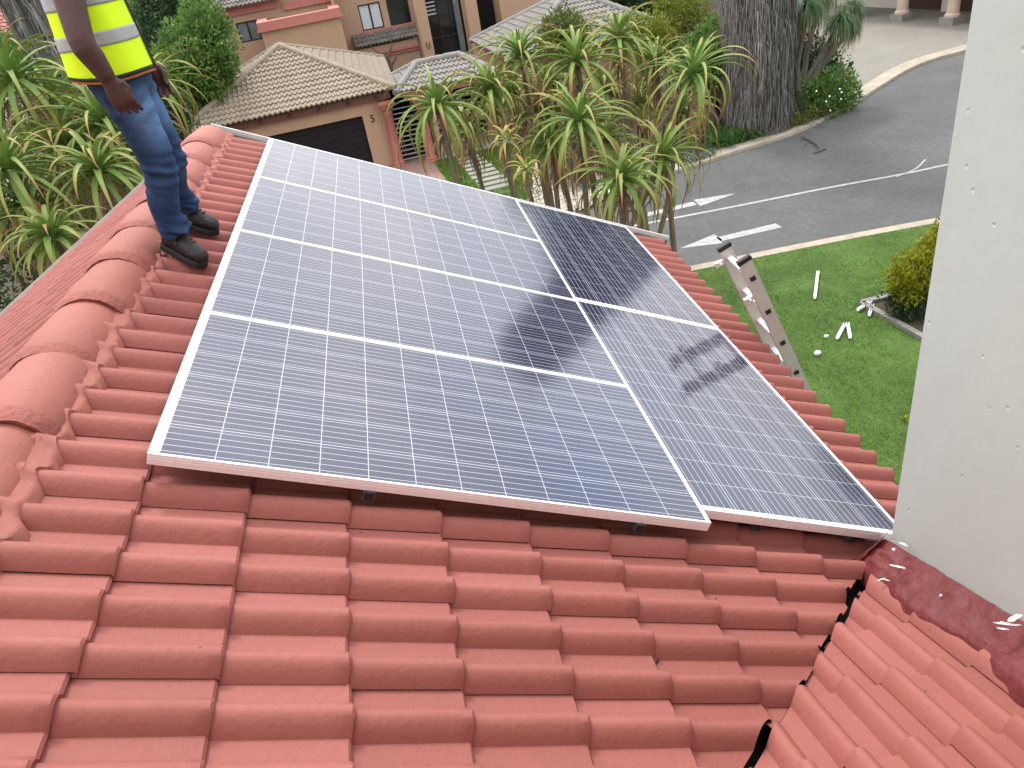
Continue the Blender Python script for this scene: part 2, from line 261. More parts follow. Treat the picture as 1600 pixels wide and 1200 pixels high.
# ------------------------------------------------------------------ mesh helpers
class MB:
    def __init__(s): s.v = []; s.f = []; s.mi = []; s.t = []; s.cur = 0; s.tone = 0.0
    def vert(s, p, tone=None): s.v.append(tuple(p)); s.t.append(s.tone if tone is None else tone); return len(s.v) - 1
    def face(s, *i): s.f.append(tuple(i)); s.mi.append(s.cur)
    def poly(s, pts): s.face(*[s.vert(p) for p in pts])
    def box8(s, c):
        i = [s.vert(p) for p in c]
        for q in ((0, 3, 2, 1), (4, 5, 6, 7), (0, 1, 5, 4), (1, 2, 6, 5), (2, 3, 7, 6), (3, 0, 4, 7)): s.face(*[i[k] for k in q])
    def box(s, x0, x1, y0, y1, z0, z1, fn=None):
        fn = fn or (lambda a, b, c: V((a, b, c)))
        s.box8([fn(x0, y0, z0), fn(x1, y0, z0), fn(x1, y1, z0), fn(x0, y1, z0), fn(x0, y0, z1), fn(x1, y0, z1), fn(x1, y1, z1), fn(x0, y1, z1)])
    def bar(s, p, q, wx, wy, up=(0, 0, 1)):
        p, q = V(p), V(q); d = (q - p).normalized(); a = d.cross(V(up))
        if a.length < 1e-4: a = d.cross(V((1, 0, 0)))
        a.normalize(); b = a.cross(d).normalized(); a = a * wx / 2; b = b * wy / 2
        s.box8([p - a - b, p + a - b, p + a + b, p - a + b, q - a - b, q + a - b, q + a + b, q - a + b])
    def rings(s, rings, cap=True, closed=True, tones=None):
        idx = [[s.vert(p, None if tones is None else tones[k]) for p in r] for k, r in enumerate(rings)]; n = len(rings[0])
        for a, b in zip(idx, idx[1:]):
            for i in range(n if closed else n - 1): s.face(a[i], a[(i + 1) % n], b[(i + 1) % n], b[i])
        if cap and closed: s.face(*idx[0][::-1]); s.face(*idx[-1])
        return idx
    def tube(s, pts, rad, n=8, cap=True, wob=0):
        pts = [V(p) for p in pts]; rs = []
        if not hasattr(rad, '__len__'): rad = [rad] * len(pts)
        a = None
        for i, p in enumerate(pts):
            d = (pts[min(i + 1, len(pts) - 1)] - pts[max(i - 1, 0)]).normalized()
            if a is None: a = d.orthogonal().normalized()
            a = (a - d * a.dot(d)).normalized(); b = d.cross(a)
            rs.append([p + (a * math.cos(2 * math.pi * k / n) + b * math.sin(2 * math.pi * k / n)) * rad[i] * (1 + wob * random.uniform(-1, 1)) for k in range(n)])
        s.rings(rs, cap)
    def lathe(s, c, prof, n=20):
        s.rings([[V(c) + V((r * math.cos(2 * math.pi * k / n), r * math.sin(2 * math.pi * k / n), z)) for k in range(n)] for r, z in prof])
    def prism(s, poly, ext):
        ext = V(ext); a = [s.vert(p) for p in poly]; b = [s.vert(V(p) + ext) for p in poly]; n = len(a)
        s.face(*a); s.face(*b[::-1])
        for i in range(n): s.face(a[(i + 1) % n], a[i], b[i], b[(i + 1) % n])
    def leaf(s, p, d, nrm, L_, W_, tone):
        side = d.cross(nrm).normalized() * (W_ / 2); m = p + d * L_ * .45
        a = s.vert(p, tone); b = s.vert(m + side + nrm * L_ * .06, tone); c = s.vert(p + d * L_, tone); e = s.vert(m - side + nrm * L_ * .06, tone)
        s.face(a, b, c, e)
    def build(s, name, mats, parent=None, smooth=35, clips=(), fixn=True, loc=None):
        if not isinstance(mats, (list, tuple)): mats = [mats]
        me = bpy.data.meshes.new(name)
        off = V((0, 0, 0))
        if parent is not None: off = wloc(parent)
        if loc is not None: off = V(loc)
        vs = np.array(s.v, dtype=float).reshape(-1, 3) - np.array(off)
        me.from_pydata(vs.tolist(), [], s.f); me.polygons.foreach_set('material_index', s.mi)
        if any(s.t):
            at_ = me.attributes.new('tone', 'FLOAT', 'POINT'); at_.data.foreach_set('value', s.t)
        for m in mats: me.materials.append(m)
        if clips or fixn:
            bm = bmesh.new(); bm.from_mesh(me)
            for co, no in clips:
                bmesh.ops.bisect_plane(bm, geom=bm.verts[:] + bm.edges[:] + bm.faces[:], plane_co=V(co) - off, plane_no=V(no), clear_outer=True)
            if fixn: bmesh.ops.recalc_face_normals(bm, faces=bm.faces)
            bm.to_mesh(me); bm.free()
        if smooth:
            me.shade_smooth(); me.set_sharp_from_angle(angle=R(smooth))
        o = bpy.data.objects.new(name, me); COL.objects.link(o)
        if parent is not None: o.parent = parent
        if loc is not None: o.location = V(loc) if parent is None else V(loc) - wloc(parent)
        return o
def wloc(o):
    p = V(o.location)
    while o.parent is not None: o = o.parent; p = p + V(o.location)
    return p
def tag(o, label=None, cat=None, group=None, kind=None):
    if label: o['label'] = label
    if cat: o['category'] = cat
    if group: o['group'] = group
    if kind: o['kind'] = kind
    return o
def empty(name, loc, label=None, cat=None, group=None):
    o = bpy.data.objects.new(name, None); COL.objects.link(o); o.location = V(loc); o.empty_display_size = .2
    return tag(o, label, cat, group)
def struct(o): o['kind'] = 'structure'; return o
def copy_tree(o, parent=None):
    c = o.copy(); COL.objects.link(c); c.parent = parent
    for ch in o.children: copy_tree(ch, c)
    return c

# ------------------------------------------------------------------ roof tile maker
def prof(w, rw=.62):
    return math.sin(math.pi * w / rw) ** .85 if 0 < w < rw else 0.0
def tile_slope(mb, O, SD, WD, N, s0, nc, cl, w0, nr, rp, rh=.049, step=.019, per=2, seg=9, jit=1.0, clip=None, rw=.62):
    """courses of double-roll tiles: nc courses of length cl downslope, nr rolls of pitch rp across. clip(list of world points) -> plane or None"""
    O, SD, WD, N = V(O), V(SD), V(WD), V(N)
    for k in range(nc):
        for j in range(0, nr, per):
            ds = random.gauss(0, .004) * jit; dn = random.gauss(0, .0011) * jit; rot = random.gauss(0, .006) * jit
            m = min(per, nr - j); ws = []; mb.tone = random.uniform(.02, 1)
            for q in range(m):
                ts = [rw * i / seg for i in range(seg + 1)] + [rw + (1 - rw) * .5]
                ws += [(q + t) * rp for t in ts]
            ws.append(m * rp + .006)
            sh = s0 + k * cl - .04; sn = s0 + (k + 1) * cl + ds
            rows = []
            for (s_, lift, low) in ((sh, -.004, 0), (sn - .05, step * .84, 0), (sn - .008, step, 0), (sn, step - .007, 0), (sn - .001, -.016, 1)):
                row = []
                for iw, w_ in enumerate(ws):
                    h = rh * prof((w_ / rp) % 1.0, rw) if iw < len(ws) - 1 else -.005
                    x = O + SD * (s_ + rot * (w_ - rp)) + WD * (w0 + j * rp + w_) + N * (h + lift + dn)
                    row.append(x)
                rows.append(row)
            cp = clip([rows[0][0], rows[0][-1], rows[3][0], rows[3][-1]]) if clip else None
            if cp == 'skip': continue
            if cp is None:
                mb.rings(rows, cap=False, closed=False)
            else:
                bm = bmesh.new(); g = [[bm.verts.new(p) for p in r] for r in rows]
                for a, b in zip(g, g[1:]):
                    for i in range(len(a) - 1): bm.faces.new((a[i], a[i + 1], b[i + 1], b[i]))
                for c_, n_ in cp:
                    bmesh.ops.bisect_plane(bm, geom=bm.verts[:] + bm.edges[:] + bm.faces[:], plane_co=c_, plane_no=n_, clear_outer=True)
                bm.verts.index_update(); idx = {v_: mb.vert(v_.co) for v_ in bm.verts}
                for f in bm.faces: mb.face(*[idx[v_] for v_ in f.verts])
                bm.free()
def line_clip(planes, jit=0.0):
    """planes: (co, outward horizontal normal); tiles wholly outside are skipped, crossing ones are cut"""
    def fn(c):
        r = []
        for co, no in planes:
            o_ = random.uniform(-jit, jit); d = [(V(p) - V(co)).dot(V(no)) - o_ for p in c]
            if min(d) > 0: return 'skip'
            if max(d) > 0: r.append((V(co) + V(no) * o_, V(no)))
        return r or None
    return fn

# ------------------------------------------------------------------ the near house: roof slopes, ridge, cross roof, wall
UR, N0, CL, RP = -.45, -.15, .3145, .157
VEND = 4.33
house = empty('near_house', RW(UR, 0, N0), 'red tiled house in the foreground carrying the solar panels, with a white plastered upper wall', 'house')
R0 = RW(UR, 0, N0)
VM = V((1.984, -.443, -1.132)); VD = V((.688, .646, -.331)).normalized()
vh = V((VD.x, VD.y, 0)).normalized(); vn = V((vh.y, -vh.x, 0))            # towards the cross roof
mb = MB(); SD = V((CT, 0, -ST)); ND = V((ST, 0, CT))
tile_slope(mb, RW(0, 0, N0), SD, V((0, 1, 0)), ND, -2 * CL, 13, CL, VEND - 46 * RP, 46, RP, seg=12, jit=1.0,
           clip=line_clip([(VM - vn * .002, vn), (R0 + V((.085, 0, 0)), V((-1, 0, 0)))], .022))
main_slope = mb.build('roof_slope', M['red_tile'], house, smooth=40)
TL = TH + R(2.6); mb = MB(); SL = V((-math.cos(TL), 0, -math.sin(TL))); NL = V((-math.sin(TL), 0, math.cos(TL)))
tile_slope(mb, R0, SL, V((0, 1, 0)), NL, .0, 13, CL, VEND - 34 * RP, 34, RP, seg=9)
mb.build('roof_slope', M['red_tile'], house, smooth=40)
# cross roof falling away from the camera towards the valley
dc = V((math.cos(R(92)) * math.cos(R(22)), math.sin(R(92)) * math.cos(R(22)), -math.sin(R(22))))
nc_ = dc.cross(VD); nc_ = nc_ * (1 if nc_.z > 0 else -1); nc_.normalize()
wc = nc_.cross(dc).normalized()
wc = wc if wc.x > 0 else -wc
mb = MB()
# run courses from far up the slope down to the valley
tile_slope(mb, VM + nc_ * .0, dc, wc, nc_, -3.4, 16, CL, -1.2, 22, RP, seg=12, rw=.55,
           clip=line_clip([(VM + vn * .014, -vn)], .018))
cross_slope = mb.build('roof_slope', M['red_tile'], house, smooth=40)
# dark valley lining under both cut edges
mb = MB()
def vl(t, o, dz): p = VM + VD * t + vn * o; return p + V((0, 0, dz))
mb.rings([[vl(-2.2, -.35, .13), vl(-2.2, -.12, -.05), vl(-2.2, 0, -.09), vl(-2.2, .12, -.055), vl(-2.2, .35, .06)],
          [vl(1.9, -.35, .13), vl(1.9, -.12, -.05), vl(1.9, 0, -.09), vl(1.9, .12, -.055), vl(1.9, .35, .06)]], cap=False, closed=False)
mb.build('valley_gutter', M['gutter'], house)
# ridge tiles: tapered half barrels, each lapping the one nearer the camera
def ridge_tile(y0):
    m = MB(); n = 18; rs = []
    jx = random.gauss(0, .004); jz = random.gauss(0, .003)
    for (yy, r, dz) in ((0, .150, .0), (.012, .157, .0), (.20, .152, -.002), (.50, .141, -.012)):
        rs.append([R0 + V((jx + r * 1.02 * math.cos(a), y0 + yy, jz + dz - .045 + r * .92 * math.sin(a))) for a in [R(-12) + R(204) * i / (n - 1) for i in range(n)]])
    m.rings(rs, cap=False, closed=False)
    o = m.build('ridge_tile', M['red_ridge'], house, smooth=50)
    e = MB(); rs = []
    for (r0, dy) in ((.1575, .014), (.157, -.002), (.154, -.018), (.143, -.046), (.127, -.040)):
        rs.append([R0 + V((jx + (r0 + random.gauss(0, .0012)) * 1.02 * math.cos(a), y0 + dy + random.gauss(0, .0015), jz - .045 + (r0 + random.gauss(0, .001)) * .92 * math.sin(a))) for a in [R(-14) + R(208) * i / 27 for i in range(28)]])
    e.rings(rs, cap=False, closed=False); e.build('mortar_joint', M['red_mortar'], o, smooth=60)
for k in range(-5, 10):
    y0 = .195 + .45 * k
    if y0 + .5 > VEND + .05: break
    ridge_tile(y0)
# mortar bedding along both feet of the ridge
for sgn in (1, -1):
    m = MB(); rs = []
    ny = 420
    for i in range(ny):
        y = -2.3 + (VEND + 2.3) * i / (ny - 1)
        ph = ((VEND - y) / RP) % 1.0 if sgn > 0 else ((VEND - y) / RP) % 1.0
        roll = prof(1 - ph if 1 - ph < 1 else 0)
        wob = mnoise.noise(V((y * 6, sgn * 3, 0))) * .012 + mnoise.noise(V((y * 21, sgn, 4))) * .008
        a = .128 + wob * .3; b = .184 + wob * 2.2 + .012 * (1 - roll); row = []
        for q in range(6):
            f = q / 5; x = a + (b - a) * f
            zt = -x * math.tan(TH if sgn > 0 else TL)
            hh = (max(.049 * roll, .031 + .008 * mnoise.noise(V((y * 9, 2, 2)))) + .011) / CT + (1 - f) ** 1.2 * .012 + mnoise.noise(V((y * 30, q * 2.0, sgn * 7))) * .004
            if q == 5: hh -= .055; x -= .012
            row.append(R0 + V((sgn * x, y, zt + hh)))
        rs.append(row)
    m.rings(rs, cap=False, closed=False); m.build('ridge_mortar', M['red_ridge'], house, smooth=60)
# verge boards at the far gable, both slopes
for (sd_, nd_, nm) in ((SD, ND, 'board'), (SL, NL, 'board')):
    m = MB()
    def vb(s_, y, n_): return R0 + sd_ * s_ + V((0, y, 0)) + nd_ * n_
    m.box(-.0, 4.0, VEND + .03, VEND + .05, -.20, .072, vb)
    m.build('verge_board', M[nm], house, smooth=0)
    m = MB(); m.box(-.0, 3.98, VEND - .012, VEND + .026, -.12, .045, vb); m.build('verge_flashing', M['board_dark'], house, smooth=0)
# walls under the roof, with the gable
m = MB(); hw = 3.25
pr = lambda y: [R0 + V((-hw, y, -hw * math.tan(TH) - .16)), V((R0.x - hw, y, H)), V((R0.x + hw, y, H)), R0 + V((hw, y, -hw * math.tan(TH) - .16)), R0 + V((0, y, -.16))]
m.prism(pr(-7.0), (0, VEND + 6.9, 0)); m.build('wall', M['wall_cream'], house, smooth=0)
# soffit board under the right eave
for sg, sd_, nd_ in ((1, SD, ND), (-1, SL, NL)):
    m = MB(); m.box(3.85, 3.90, -6.9, VEND, -.20, -.035, lambda a, b, c: R0 + sd_ * a + V((0, b, 0)) + nd_ * c)
    m.build('fascia', M['board'], house, smooth=0)
# unseen storey the picture is taken from, added to block sky behind the camera
m = MB(); m.box(-6.5, 2.53, -5.3, -4.3, -1.2, 4.2); m.build('upper_wall', M['brown_wall'], house, smooth=0)
# white upper wall: its visible face looks left, its far edge ends above the valley
WX, WY = 2.534, 0.0
m = MB()
nz_, ny_ = 60, 40
m.box(WX, WX + 3.2, -5.2, WY, -5.9, 3.6); m.build('upper_wall', M['white_paint'], house, smooth=0)
# painted flashing mortar along the foot of that wall
def cz(x, y): return VM.z - (nc_.x * (x - VM.x) + nc_.y * (y - VM.y)) / nc_.z
m = MB(); rs = []
for i in range(240):
    y = .035 - 3.3 * i / 239
    row = []; wtop = .168 + mnoise.noise(V((y * 3, 1, 1))) * .008 + mnoise.noise(V((y * 13, 5, 1))) * .006
    wid = .165 + mnoise.noise(V((y * 4, 3, 9))) * .03 + mnoise.noise(V((y * 14, 3, 9))) * .015
    for q in range(12):
        f = q / 11
        x = WX + .004 - (.028 + (wid - .028) * f) if q else WX - .003
        hh = wtop if q == 0 else (wtop - .015) * (1 - f) ** 1.15 + .048 * min(1, f * 1.5)
        hh += mnoise.noise(V((y * 11, q * .6, 2))) * .012 * (1 if q else .3) + mnoise.noise(V((y * 30, q * 1.5, 7))) * .004
        hh = max(hh, (.078 if q < 9 else .074 if q == 9 else .062) + mnoise.noise(V((y * 25, q, 3))) * .004)
        if q == 11: hh = -.012
        row.append(V((x, y, cz(x, y) + hh)))
    rs.append(row)
m.rings(rs, cap=False, closed=False); 
flash = m.build('wall_flashing', M['red_flash'], house, smooth=70)
# rounded mortar nose where the flashing ends at the valley
m = MB(); rs = []
for i in range(14):
    a = i / 13; row = []
    for q in range(16):
        g = q / 15; x = WX + .02 - .22 * g
        y = .03 + a * .10 * (1 - .5 * g) - .05 * g
        hh = (.165 * (1 - g) ** 1.1 + .05) * math.cos(a * math.pi / 2) - a * .06 + mnoise.noise(V((a * 5, g * 6, 3))) * .012
        row.append(V((x, y, cz(x, y) + hh)))
    rs.append(row)
m.rings(rs, cap=False, closed=False); m.build('wall_flashing', M['red_flash'], house, smooth=70)
# dried splashes of white wall paint on the flashing and tiles
m = MB()
def splash(px, py, lift, L_, W_, ang, dense=1):
    d = ray(px, py); P0 = VM + nc_ * lift; k = (P0 - V(CAM_C)).dot(nc_) / V(d).dot(nc_); c = V(CAM_C) + V(d) * k
    ca, sa = math.cos(ang), math.sin(ang); A_ = wc * ca + dc * sa; B_ = dc * ca - wc * sa; pts = []
    for i in range(11):
        t = 2 * math.pi * i / 11; rr = 1 + random.uniform(-.35, .35)
        pts.append(c + A_ * L_ * math.cos(t) * rr + B_ * W_ * math.sin(t) * rr)
    q = MB(); q.poly(pts); q.build('paint_splash', M['flower'], house, smooth=0)
for a in [(1402, 885, .155, .028, .006, 2.2), (1396, 858, .19, .012, .006, 1), (1412, 850, .20, .02, .006, 1.7), (1377, 905, .09, .02, .004, .2), (1385, 906, .09, .012, .003, 2), (1470, 930, .12, .01, .004, .6), (1476, 925, .12, .008, .003, 2.3), (1575, 975, .185, .03, .010, 2.5), (1585, 965, .2, .03, .012, .4), (1566, 982, .17, .018, .006, 2.4)]:
    splash(*a)

# ------------------------------------------------------------------ solar panels on their rails
PL, PS, GAPR, GAPC, V0 = 1.966, 1.012, .004, .004, .079
QB = Matrix((V((CT, 0, -ST)), V((0, 1, 0)), V((ST, 0, CT)))).transposed()
def make_panel():
    root = empty('solar_panel', (0, 0, 0))
    m = MB(); t = .009; hgt = .040
    prf = [(0, -hgt), (0, 0), (t, 0), (t, -.004), (.004, -.004), (.004, -hgt)]
    for k in range(4):
        p0 = [(0, 0), (PL, 0), (PL, PS), (0, PS)][k]; p1 = [(0, 0), (PL, 0), (PL, PS), (0, PS)][(k + 1) % 4]
        d = V((p1[0] - p0[0], p1[1] - p0[1], 0)); ln = d.length; d.normalize(); nn = V((-d.y, d.x, 0))
        r0 = [V((*p0, 0)) + nn * a + d * a + V((0, 0, z)) for a, z in prf]; r1 = [V((*p1, 0)) + nn * a - d * a + V((0, 0, z)) for a, z in prf]
        m.rings([r0, r1], cap=False)
        # grooves along the outer side of the frame
        for gz_ in (-.012, -.022):
            m.box8([V((*p0, gz_)) + d * .002 - nn * .0007, V((*p1, gz_)) - d * .002 - nn * .0007, V((*p1, gz_)) - d * .002 + nn * .001, V((*p0, gz_)) + d * .002 + nn * .001,
                    V((*p0, gz_ + .002)) + d * .002 - nn * .0007, V((*p1, gz_ + .002)) - d * .002 - nn * .0007, V((*p1, gz_ + .002)) - d * .002 + nn * .001, V((*p0, gz_ + .002)) + d * .002 + nn * .001])
    m.build('frame', M['alu_white'], root, smooth=0)
    m = MB(); e = .0085; m.box(e, PL - e, e, PS - e, -.010, -.0035); m.build('laminate', M['cells'], root, smooth=0)
    return root
PANEL_GROUP = 'solar panels laid on the red tiled roof'
labels = ['front landscape solar panel in the left column, nearest the camera above bare tiles', 'second landscape solar panel from the front in the left column',
          'third landscape solar panel from the front in the left column', 'farthest landscape solar panel, beside the gable end and nearest the tan garage roof',
          'near upright solar panel whose corner meets the white wall', 'far upright dark reflecting solar panel beside the ladder side of the roof']
proto = make_panel()
for i in range(6):
    o = proto if i == 0 else copy_tree(proto)
    tag(o, labels[i], 'solar panel', PANEL_GROUP)
    o.rotation_mode = 'QUATERNION'
    if i < 4:
        o.location = RW(0, i * (PS + GAPR), 0); o.rotation_quaternion = QB.to_quaternion()
    else:
        k = i - 4; o.location = RW(1.956 + .018 + .992, V0 + k * (1.956 + .02), 0)
        o.rotation_quaternion = (QB @ Matrix.Rotation(R(90), 3, 'Z')).to_quaternion()
def rail(u, v0, v1, label):
    root = empty('mounting_rail', RW(u, v0, -.06), label, 'mounting rail', 'aluminium rails under the solar panels')
    m = MB(); m.box(u - .02, u + .02, v0, v1, -.078, -.041, RW); m.build('rail_body', M['rail'], root, smooth=0)
    m = MB(); m.box(u - .015, u + .015, v0 - .002, v0 + .03, -.074, -.046, RW); m.build('rail_opening', M['black'], root, smooth=0)
    for k in range(4):
        m = MB(); vv = v0 + .35 + k * 1.1; m.box(u - .018, u + .018, vv, vv + .035, -.14, -.079, RW); m.build('roof_hook', M['rail'], root, smooth=0)
for u, v0, v1, lb in ((.682, -.008, 4.05, 'upper aluminium rail, its dark open end under the front panel nearest the ridge'), (1.686, -.008, 4.05, 'lower aluminium rail, its dark end under the right part of the front panel'),
                  (2.25, V0 + .01, 3.95, 'aluminium rail hidden under the upright panels, nearest the landscape ones'), (2.72, V0 + .01, 3.95, 'aluminium rail hidden under the upright panels, nearest the eave')):
    rail(u, v0, v1, lb)

# ------------------------------------------------------------------ ground, road, kerbs, paint, lawn
def sheet(name, pts, z, m, kind='structure'):
    mb = MB(); mb.poly([V((p[0], p[1], z)) for p in pts]); o = mb.build(name, m, None, smooth=0, fixn=False)
    me = o.data
    if me.polygons[0].normal.z < 0: me.flip_normals()
    if kind: o['kind'] = kind
    return o
sheet('ground', [(-700, -700), (700, -700), (700, 900), (-700, 900)], H - .03, M['field'])
far_kerb = [G(*p) for p in [(880, 327), (960, 298), (1065, 268), (1150, 240), (1250, 207), (1330, 166), (1372, 140), (1418, 112), (1460, 95), (1518, 79)]]
d0 = (far_kerb[0] - far_kerb[2]).normalized(); d1 = (far_kerb[-1] - far_kerb[-2]).normalized()
far_kerb = far_kerb + [far_kerb[-1] + d1 * 6, far_kerb[-1] + d1 * 14 + V((4, -1, 0)), far_kerb[-1] + V((45, 8, 0))]
near_kerb = [G(*p) for p in [(1098, 419), (1180, 402), (1290, 380), (1390, 361), (1472, 346)]]
nd0 = (near_kerb[0] - near_kerb[1]).normalized(); nd1 = (near_kerb[-1] - near_kerb[-2]).normalized()

def smooth_line(pts, n=8):
    r = []
    for i in range(len(pts) - 1):
        p0, p1, p2, p3 = pts[max(i - 1, 0)], pts[i], pts[i + 1], pts[min(i + 2, len(pts) - 1)]
        for k in range(n):
            t = k / n; r.append(.5 * ((2 * p1) + (p2 - p0) * t + (2 * p0 - 5 * p1 + 4 * p2 - p3) * t * t + (3 * p1 - p0 - 3 * p2 + p3) * t ** 3))
    return r + [pts[-1]]
far_s = smooth_line(far_kerb); near_s = smooth_line(near_kerb)
far_s = [far_s[0] + d0 * 30] + far_s; near_s = [near_s[0] + nd0 * 34] + near_s + [near_s[-1] + nd1 * 45]
def ribbon(m, line, w0, w1, z0, z1):
    rs = []
    for i, p in enumerate(line):
        d = (line[min(i + 1, len(line) - 1)] - line[max(i - 1, 0)]).normalized(); nn = V((-d.y, d.x, 0)); rs.append((p, nn))
    return [[p + nn * a + V((0, 0, z)) for a, z in zip((w0, w0, w1, w1), (0, z1, z1 + .01, 0))] for p, nn in rs]
# asphalt, finely cut so that nothing is longer than it must be
mb = MB(); mb.poly([V((p.x, p.y, H)) for p in near_s] + [V((p.x, p.y, H)) for p in far_s[::-1]]); road = mb.build('road', M['asphalt'], None, smooth=0, fixn=False)
if road.data.polygons[0].normal.z < 0: road.data.flip_normals()
struct(road)
mb = MB(); mb.rings(ribbon(mb, far_s, 0, .55, 0, .09), cap=False, closed=False); struct(mb.build('far_kerb', M['kerb'], None, smooth=30))
mb = MB(); mb.rings(ribbon(mb, near_s, -.22, 0, 0, .10), cap=False, closed=False); struct(mb.build('near_kerb', M['kerb'], None, smooth=30))
def strip(px, w_, z=H + .005):
    pts = [G(*p, z) for p in px]; mb = MB(); rs = []
    pts = smooth_line(pts, 6) if len(pts) > 2 else pts
    for i, p in enumerate(pts):
        d = (pts[min(i + 1, len(pts) - 1)] - pts[max(i - 1, 0)]).normalized(); nn = V((-d.y, d.x, 0)); rs.append([p - nn * w_ / 2, p + nn * w_ / 2])
    mb.rings(rs, cap=False, closed=False); return mb
struct(strip([(880, 376), (1000, 351), (1150, 322), (1290, 294), (1410, 272), (1480, 257), (1540, 246)], .10).build('centre_line', M['paint'], None, smooth=0))
struct(strip([(1400, 276), (1430, 264), (1446, 249)], .05, H + .009).build('centre_line', M['paint'], None, smooth=0))
def painted(px, nm):
    o = sheet(nm, [G(*p, H + .005) for p in px], H + .005, M['paint']); return o
painted([(1062, 388), (1116, 366), (1128, 374), (1128, 380)], 'arrow_marking')
painted([(1119, 371), (1212, 349), (1222, 355), (1126, 377)], 'arrow_marking')
painted([(1012, 338), (1012, 332), (1083, 315), (1089, 320)], 'arrow_marking')
painted([(1084, 312), (1150, 302), (1094, 322)], 'arrow_marking')
# garden soil on the far side, up to the opposite house, and the driveway on the right
zg = H + .085
split = G(1316, 176, zg)
garden_line = [p for p in far_s if p.x < split.x + .2]
drive_line = [p for p in far_s if p.x >= split.x - .3]
off = V((-.14, .50, 0))
sheet('garden_soil', [(p.x + off.x, p.y + off.y) for p in garden_line] + [(G(1310, 60, zg).x, G(1310, 60, zg).y), (22, 60), (-40, 60), (-40, garden_line[0].y)], zg - .02, M['soil'])
sheet('driveway', [(p.x + off.x, p.y + off.y) for p in drive_line] + [(70, 80), (24, 60), (G(1290, 60, zg).x, G(1290, 60, zg).y)], zg, M['cobble'])
# lawn in front of the near house
zl = H + .09
lawn_line = [p + V((0, -.2, 0)) for p in near_s]
sheet('lawn', [(p.x, p.y) for p in lawn_line] + [(60, -20), (-36, -20)], zl, M['grass_base'])
bed = [G(*p, zl) for p in [(1344, 475), (1400, 461), (1470, 446), (1500, 520), (1440, 524)]]
def in_poly(x, y, P):
    c = False; n = len(P)
    for i in range(n):
        a, b = P[i], P[(i + 1) % n]
        if (a[1] > y) != (b[1] > y) and x < (b[0] - a[0]) * (y - a[1]) / (b[1] - a[1]) + a[0]: c = not c
    return c
sheet('flower_bed_soil', bed, zl + .012, M['soil'])
mb = MB(); mb2 = MB(); cnt = 0
x0, x1, y0, y1 = 3.2, 13.5, 3.0, near_s[10].y
for _ in range(150000):
    x, y = random.uniform(x0, x1), random.uniform(y0, 13.2)
    ky = np.interp(x, [p.x for p in near_s], [p.y for p in near_s]) - .23
    if y > ky or in_poly(x, y, bed): continue
    dist = math.hypot(x - .95, y + 2.04)
    if random.random() > min(1, (9.5 / dist) ** 1.2): continue
    # bare, thin patches
    den = mnoise.noise(V((x * .9, y * .9, 3))) + .45 * mnoise.noise(V((x * 3.3, y * 3.3, 7)))
    if random.random() < max(0, -.1 - den) * 1.6: continue
    a = random.uniform(0, 6.28); hgt = random.uniform(.02, .055); wd = random.uniform(.005, .011)
    ln = random.uniform(.01, .05); p = V((x, y, zl)); s_ = V((math.cos(a), math.sin(a), 0)); q = V((math.cos(a + 1.6), math.sin(a + 1.6), 0)) * ln
    tn = min(1, max(0.02, .42 + .6 * mnoise.noise(V((x * 1.1, y * 1.1, 9))) + .3 * mnoise.noise(V((x * 4, y * 4, 2))) + random.gauss(0, .22)))
    mb.tone = tn; i = [mb.vert(p - s_ * wd / 2), mb.vert(p + s_ * wd / 2), mb.vert(p + q + V((0, 0, hgt)))]; mb.face(*i)
g_ = mb.build('lawn_grass', M['grass'], None, smooth=0, fixn=False); tag(g_, 'short green lawn grass between the house and the road', 'grass', kind='stuff')

# flower bed edging, offcuts and scraps on the lawn
e = empty('bed_edging', G(1344, 475, zl), 'grey concrete edging meeting at a point round the flower bed with the golden shrub', 'garden edging')
for a_, b_ in (((1346, 474), (1412, 458)), ((1346, 474), (1446, 530))):
    p, q = G(*a_, zl + .03), G(*b_, zl + .03); n = 6; d = (q - p) / n
    for k in range(n):
        m = MB(); m.bar(p + d * k + d * .012 + V((0, 0, .0)), p + d * (k + 1) - d * .012, .11, .09); m.build('edging_block', M['slab'], e, smooth=0)
def offcut(p, q, label, w_=.05):
    p, q = G(*p, zl + .03), G(*q, zl + .03); d = (q - p).normalized(); n = V((-d.y, d.x, 0)); m = MB()
    pf = [(-w_ / 2, 0), (-w_ / 2, .045), (-w_ / 4, .045), (-w_ / 4, .038), (-w_ / 2 + .006, .038), (-w_ / 2 + .006, .006), (w_ / 2 - .006, .006), (w_ / 2 - .006, .038), (w_ / 4, .038), (w_ / 4, .045), (w_ / 2, .045), (w_ / 2, 0)]
    m.rings([[p + n * a + V((0, 0, b)) for a, b in pf], [q + n * a + V((0, 0, b)) for a, b in pf]])
    return tag(m.build('rail_offcut', M['alu_white'], None, smooth=0), label, 'metal offcut', 'offcuts of aluminium rail lying on the lawn')
offcut((1278, 426), (1273, 467), 'longest aluminium rail offcut, alone on the lawn above the others')
offcut((1361, 473), (1340, 486), 'short rail offcut with one end on the bed edging corner, lying slantwise')
offcut((1363, 478), (1358, 494), 'short rail offcut right beside the edging corner, the shortest in the photo')
offcut((1320, 508), (1308, 530), 'left piece of the pair of rail offcuts in the middle of the lawn')
offcut((1324, 507), (1328, 529), 'right piece of the pair of rail offcuts in the middle of the lawn')
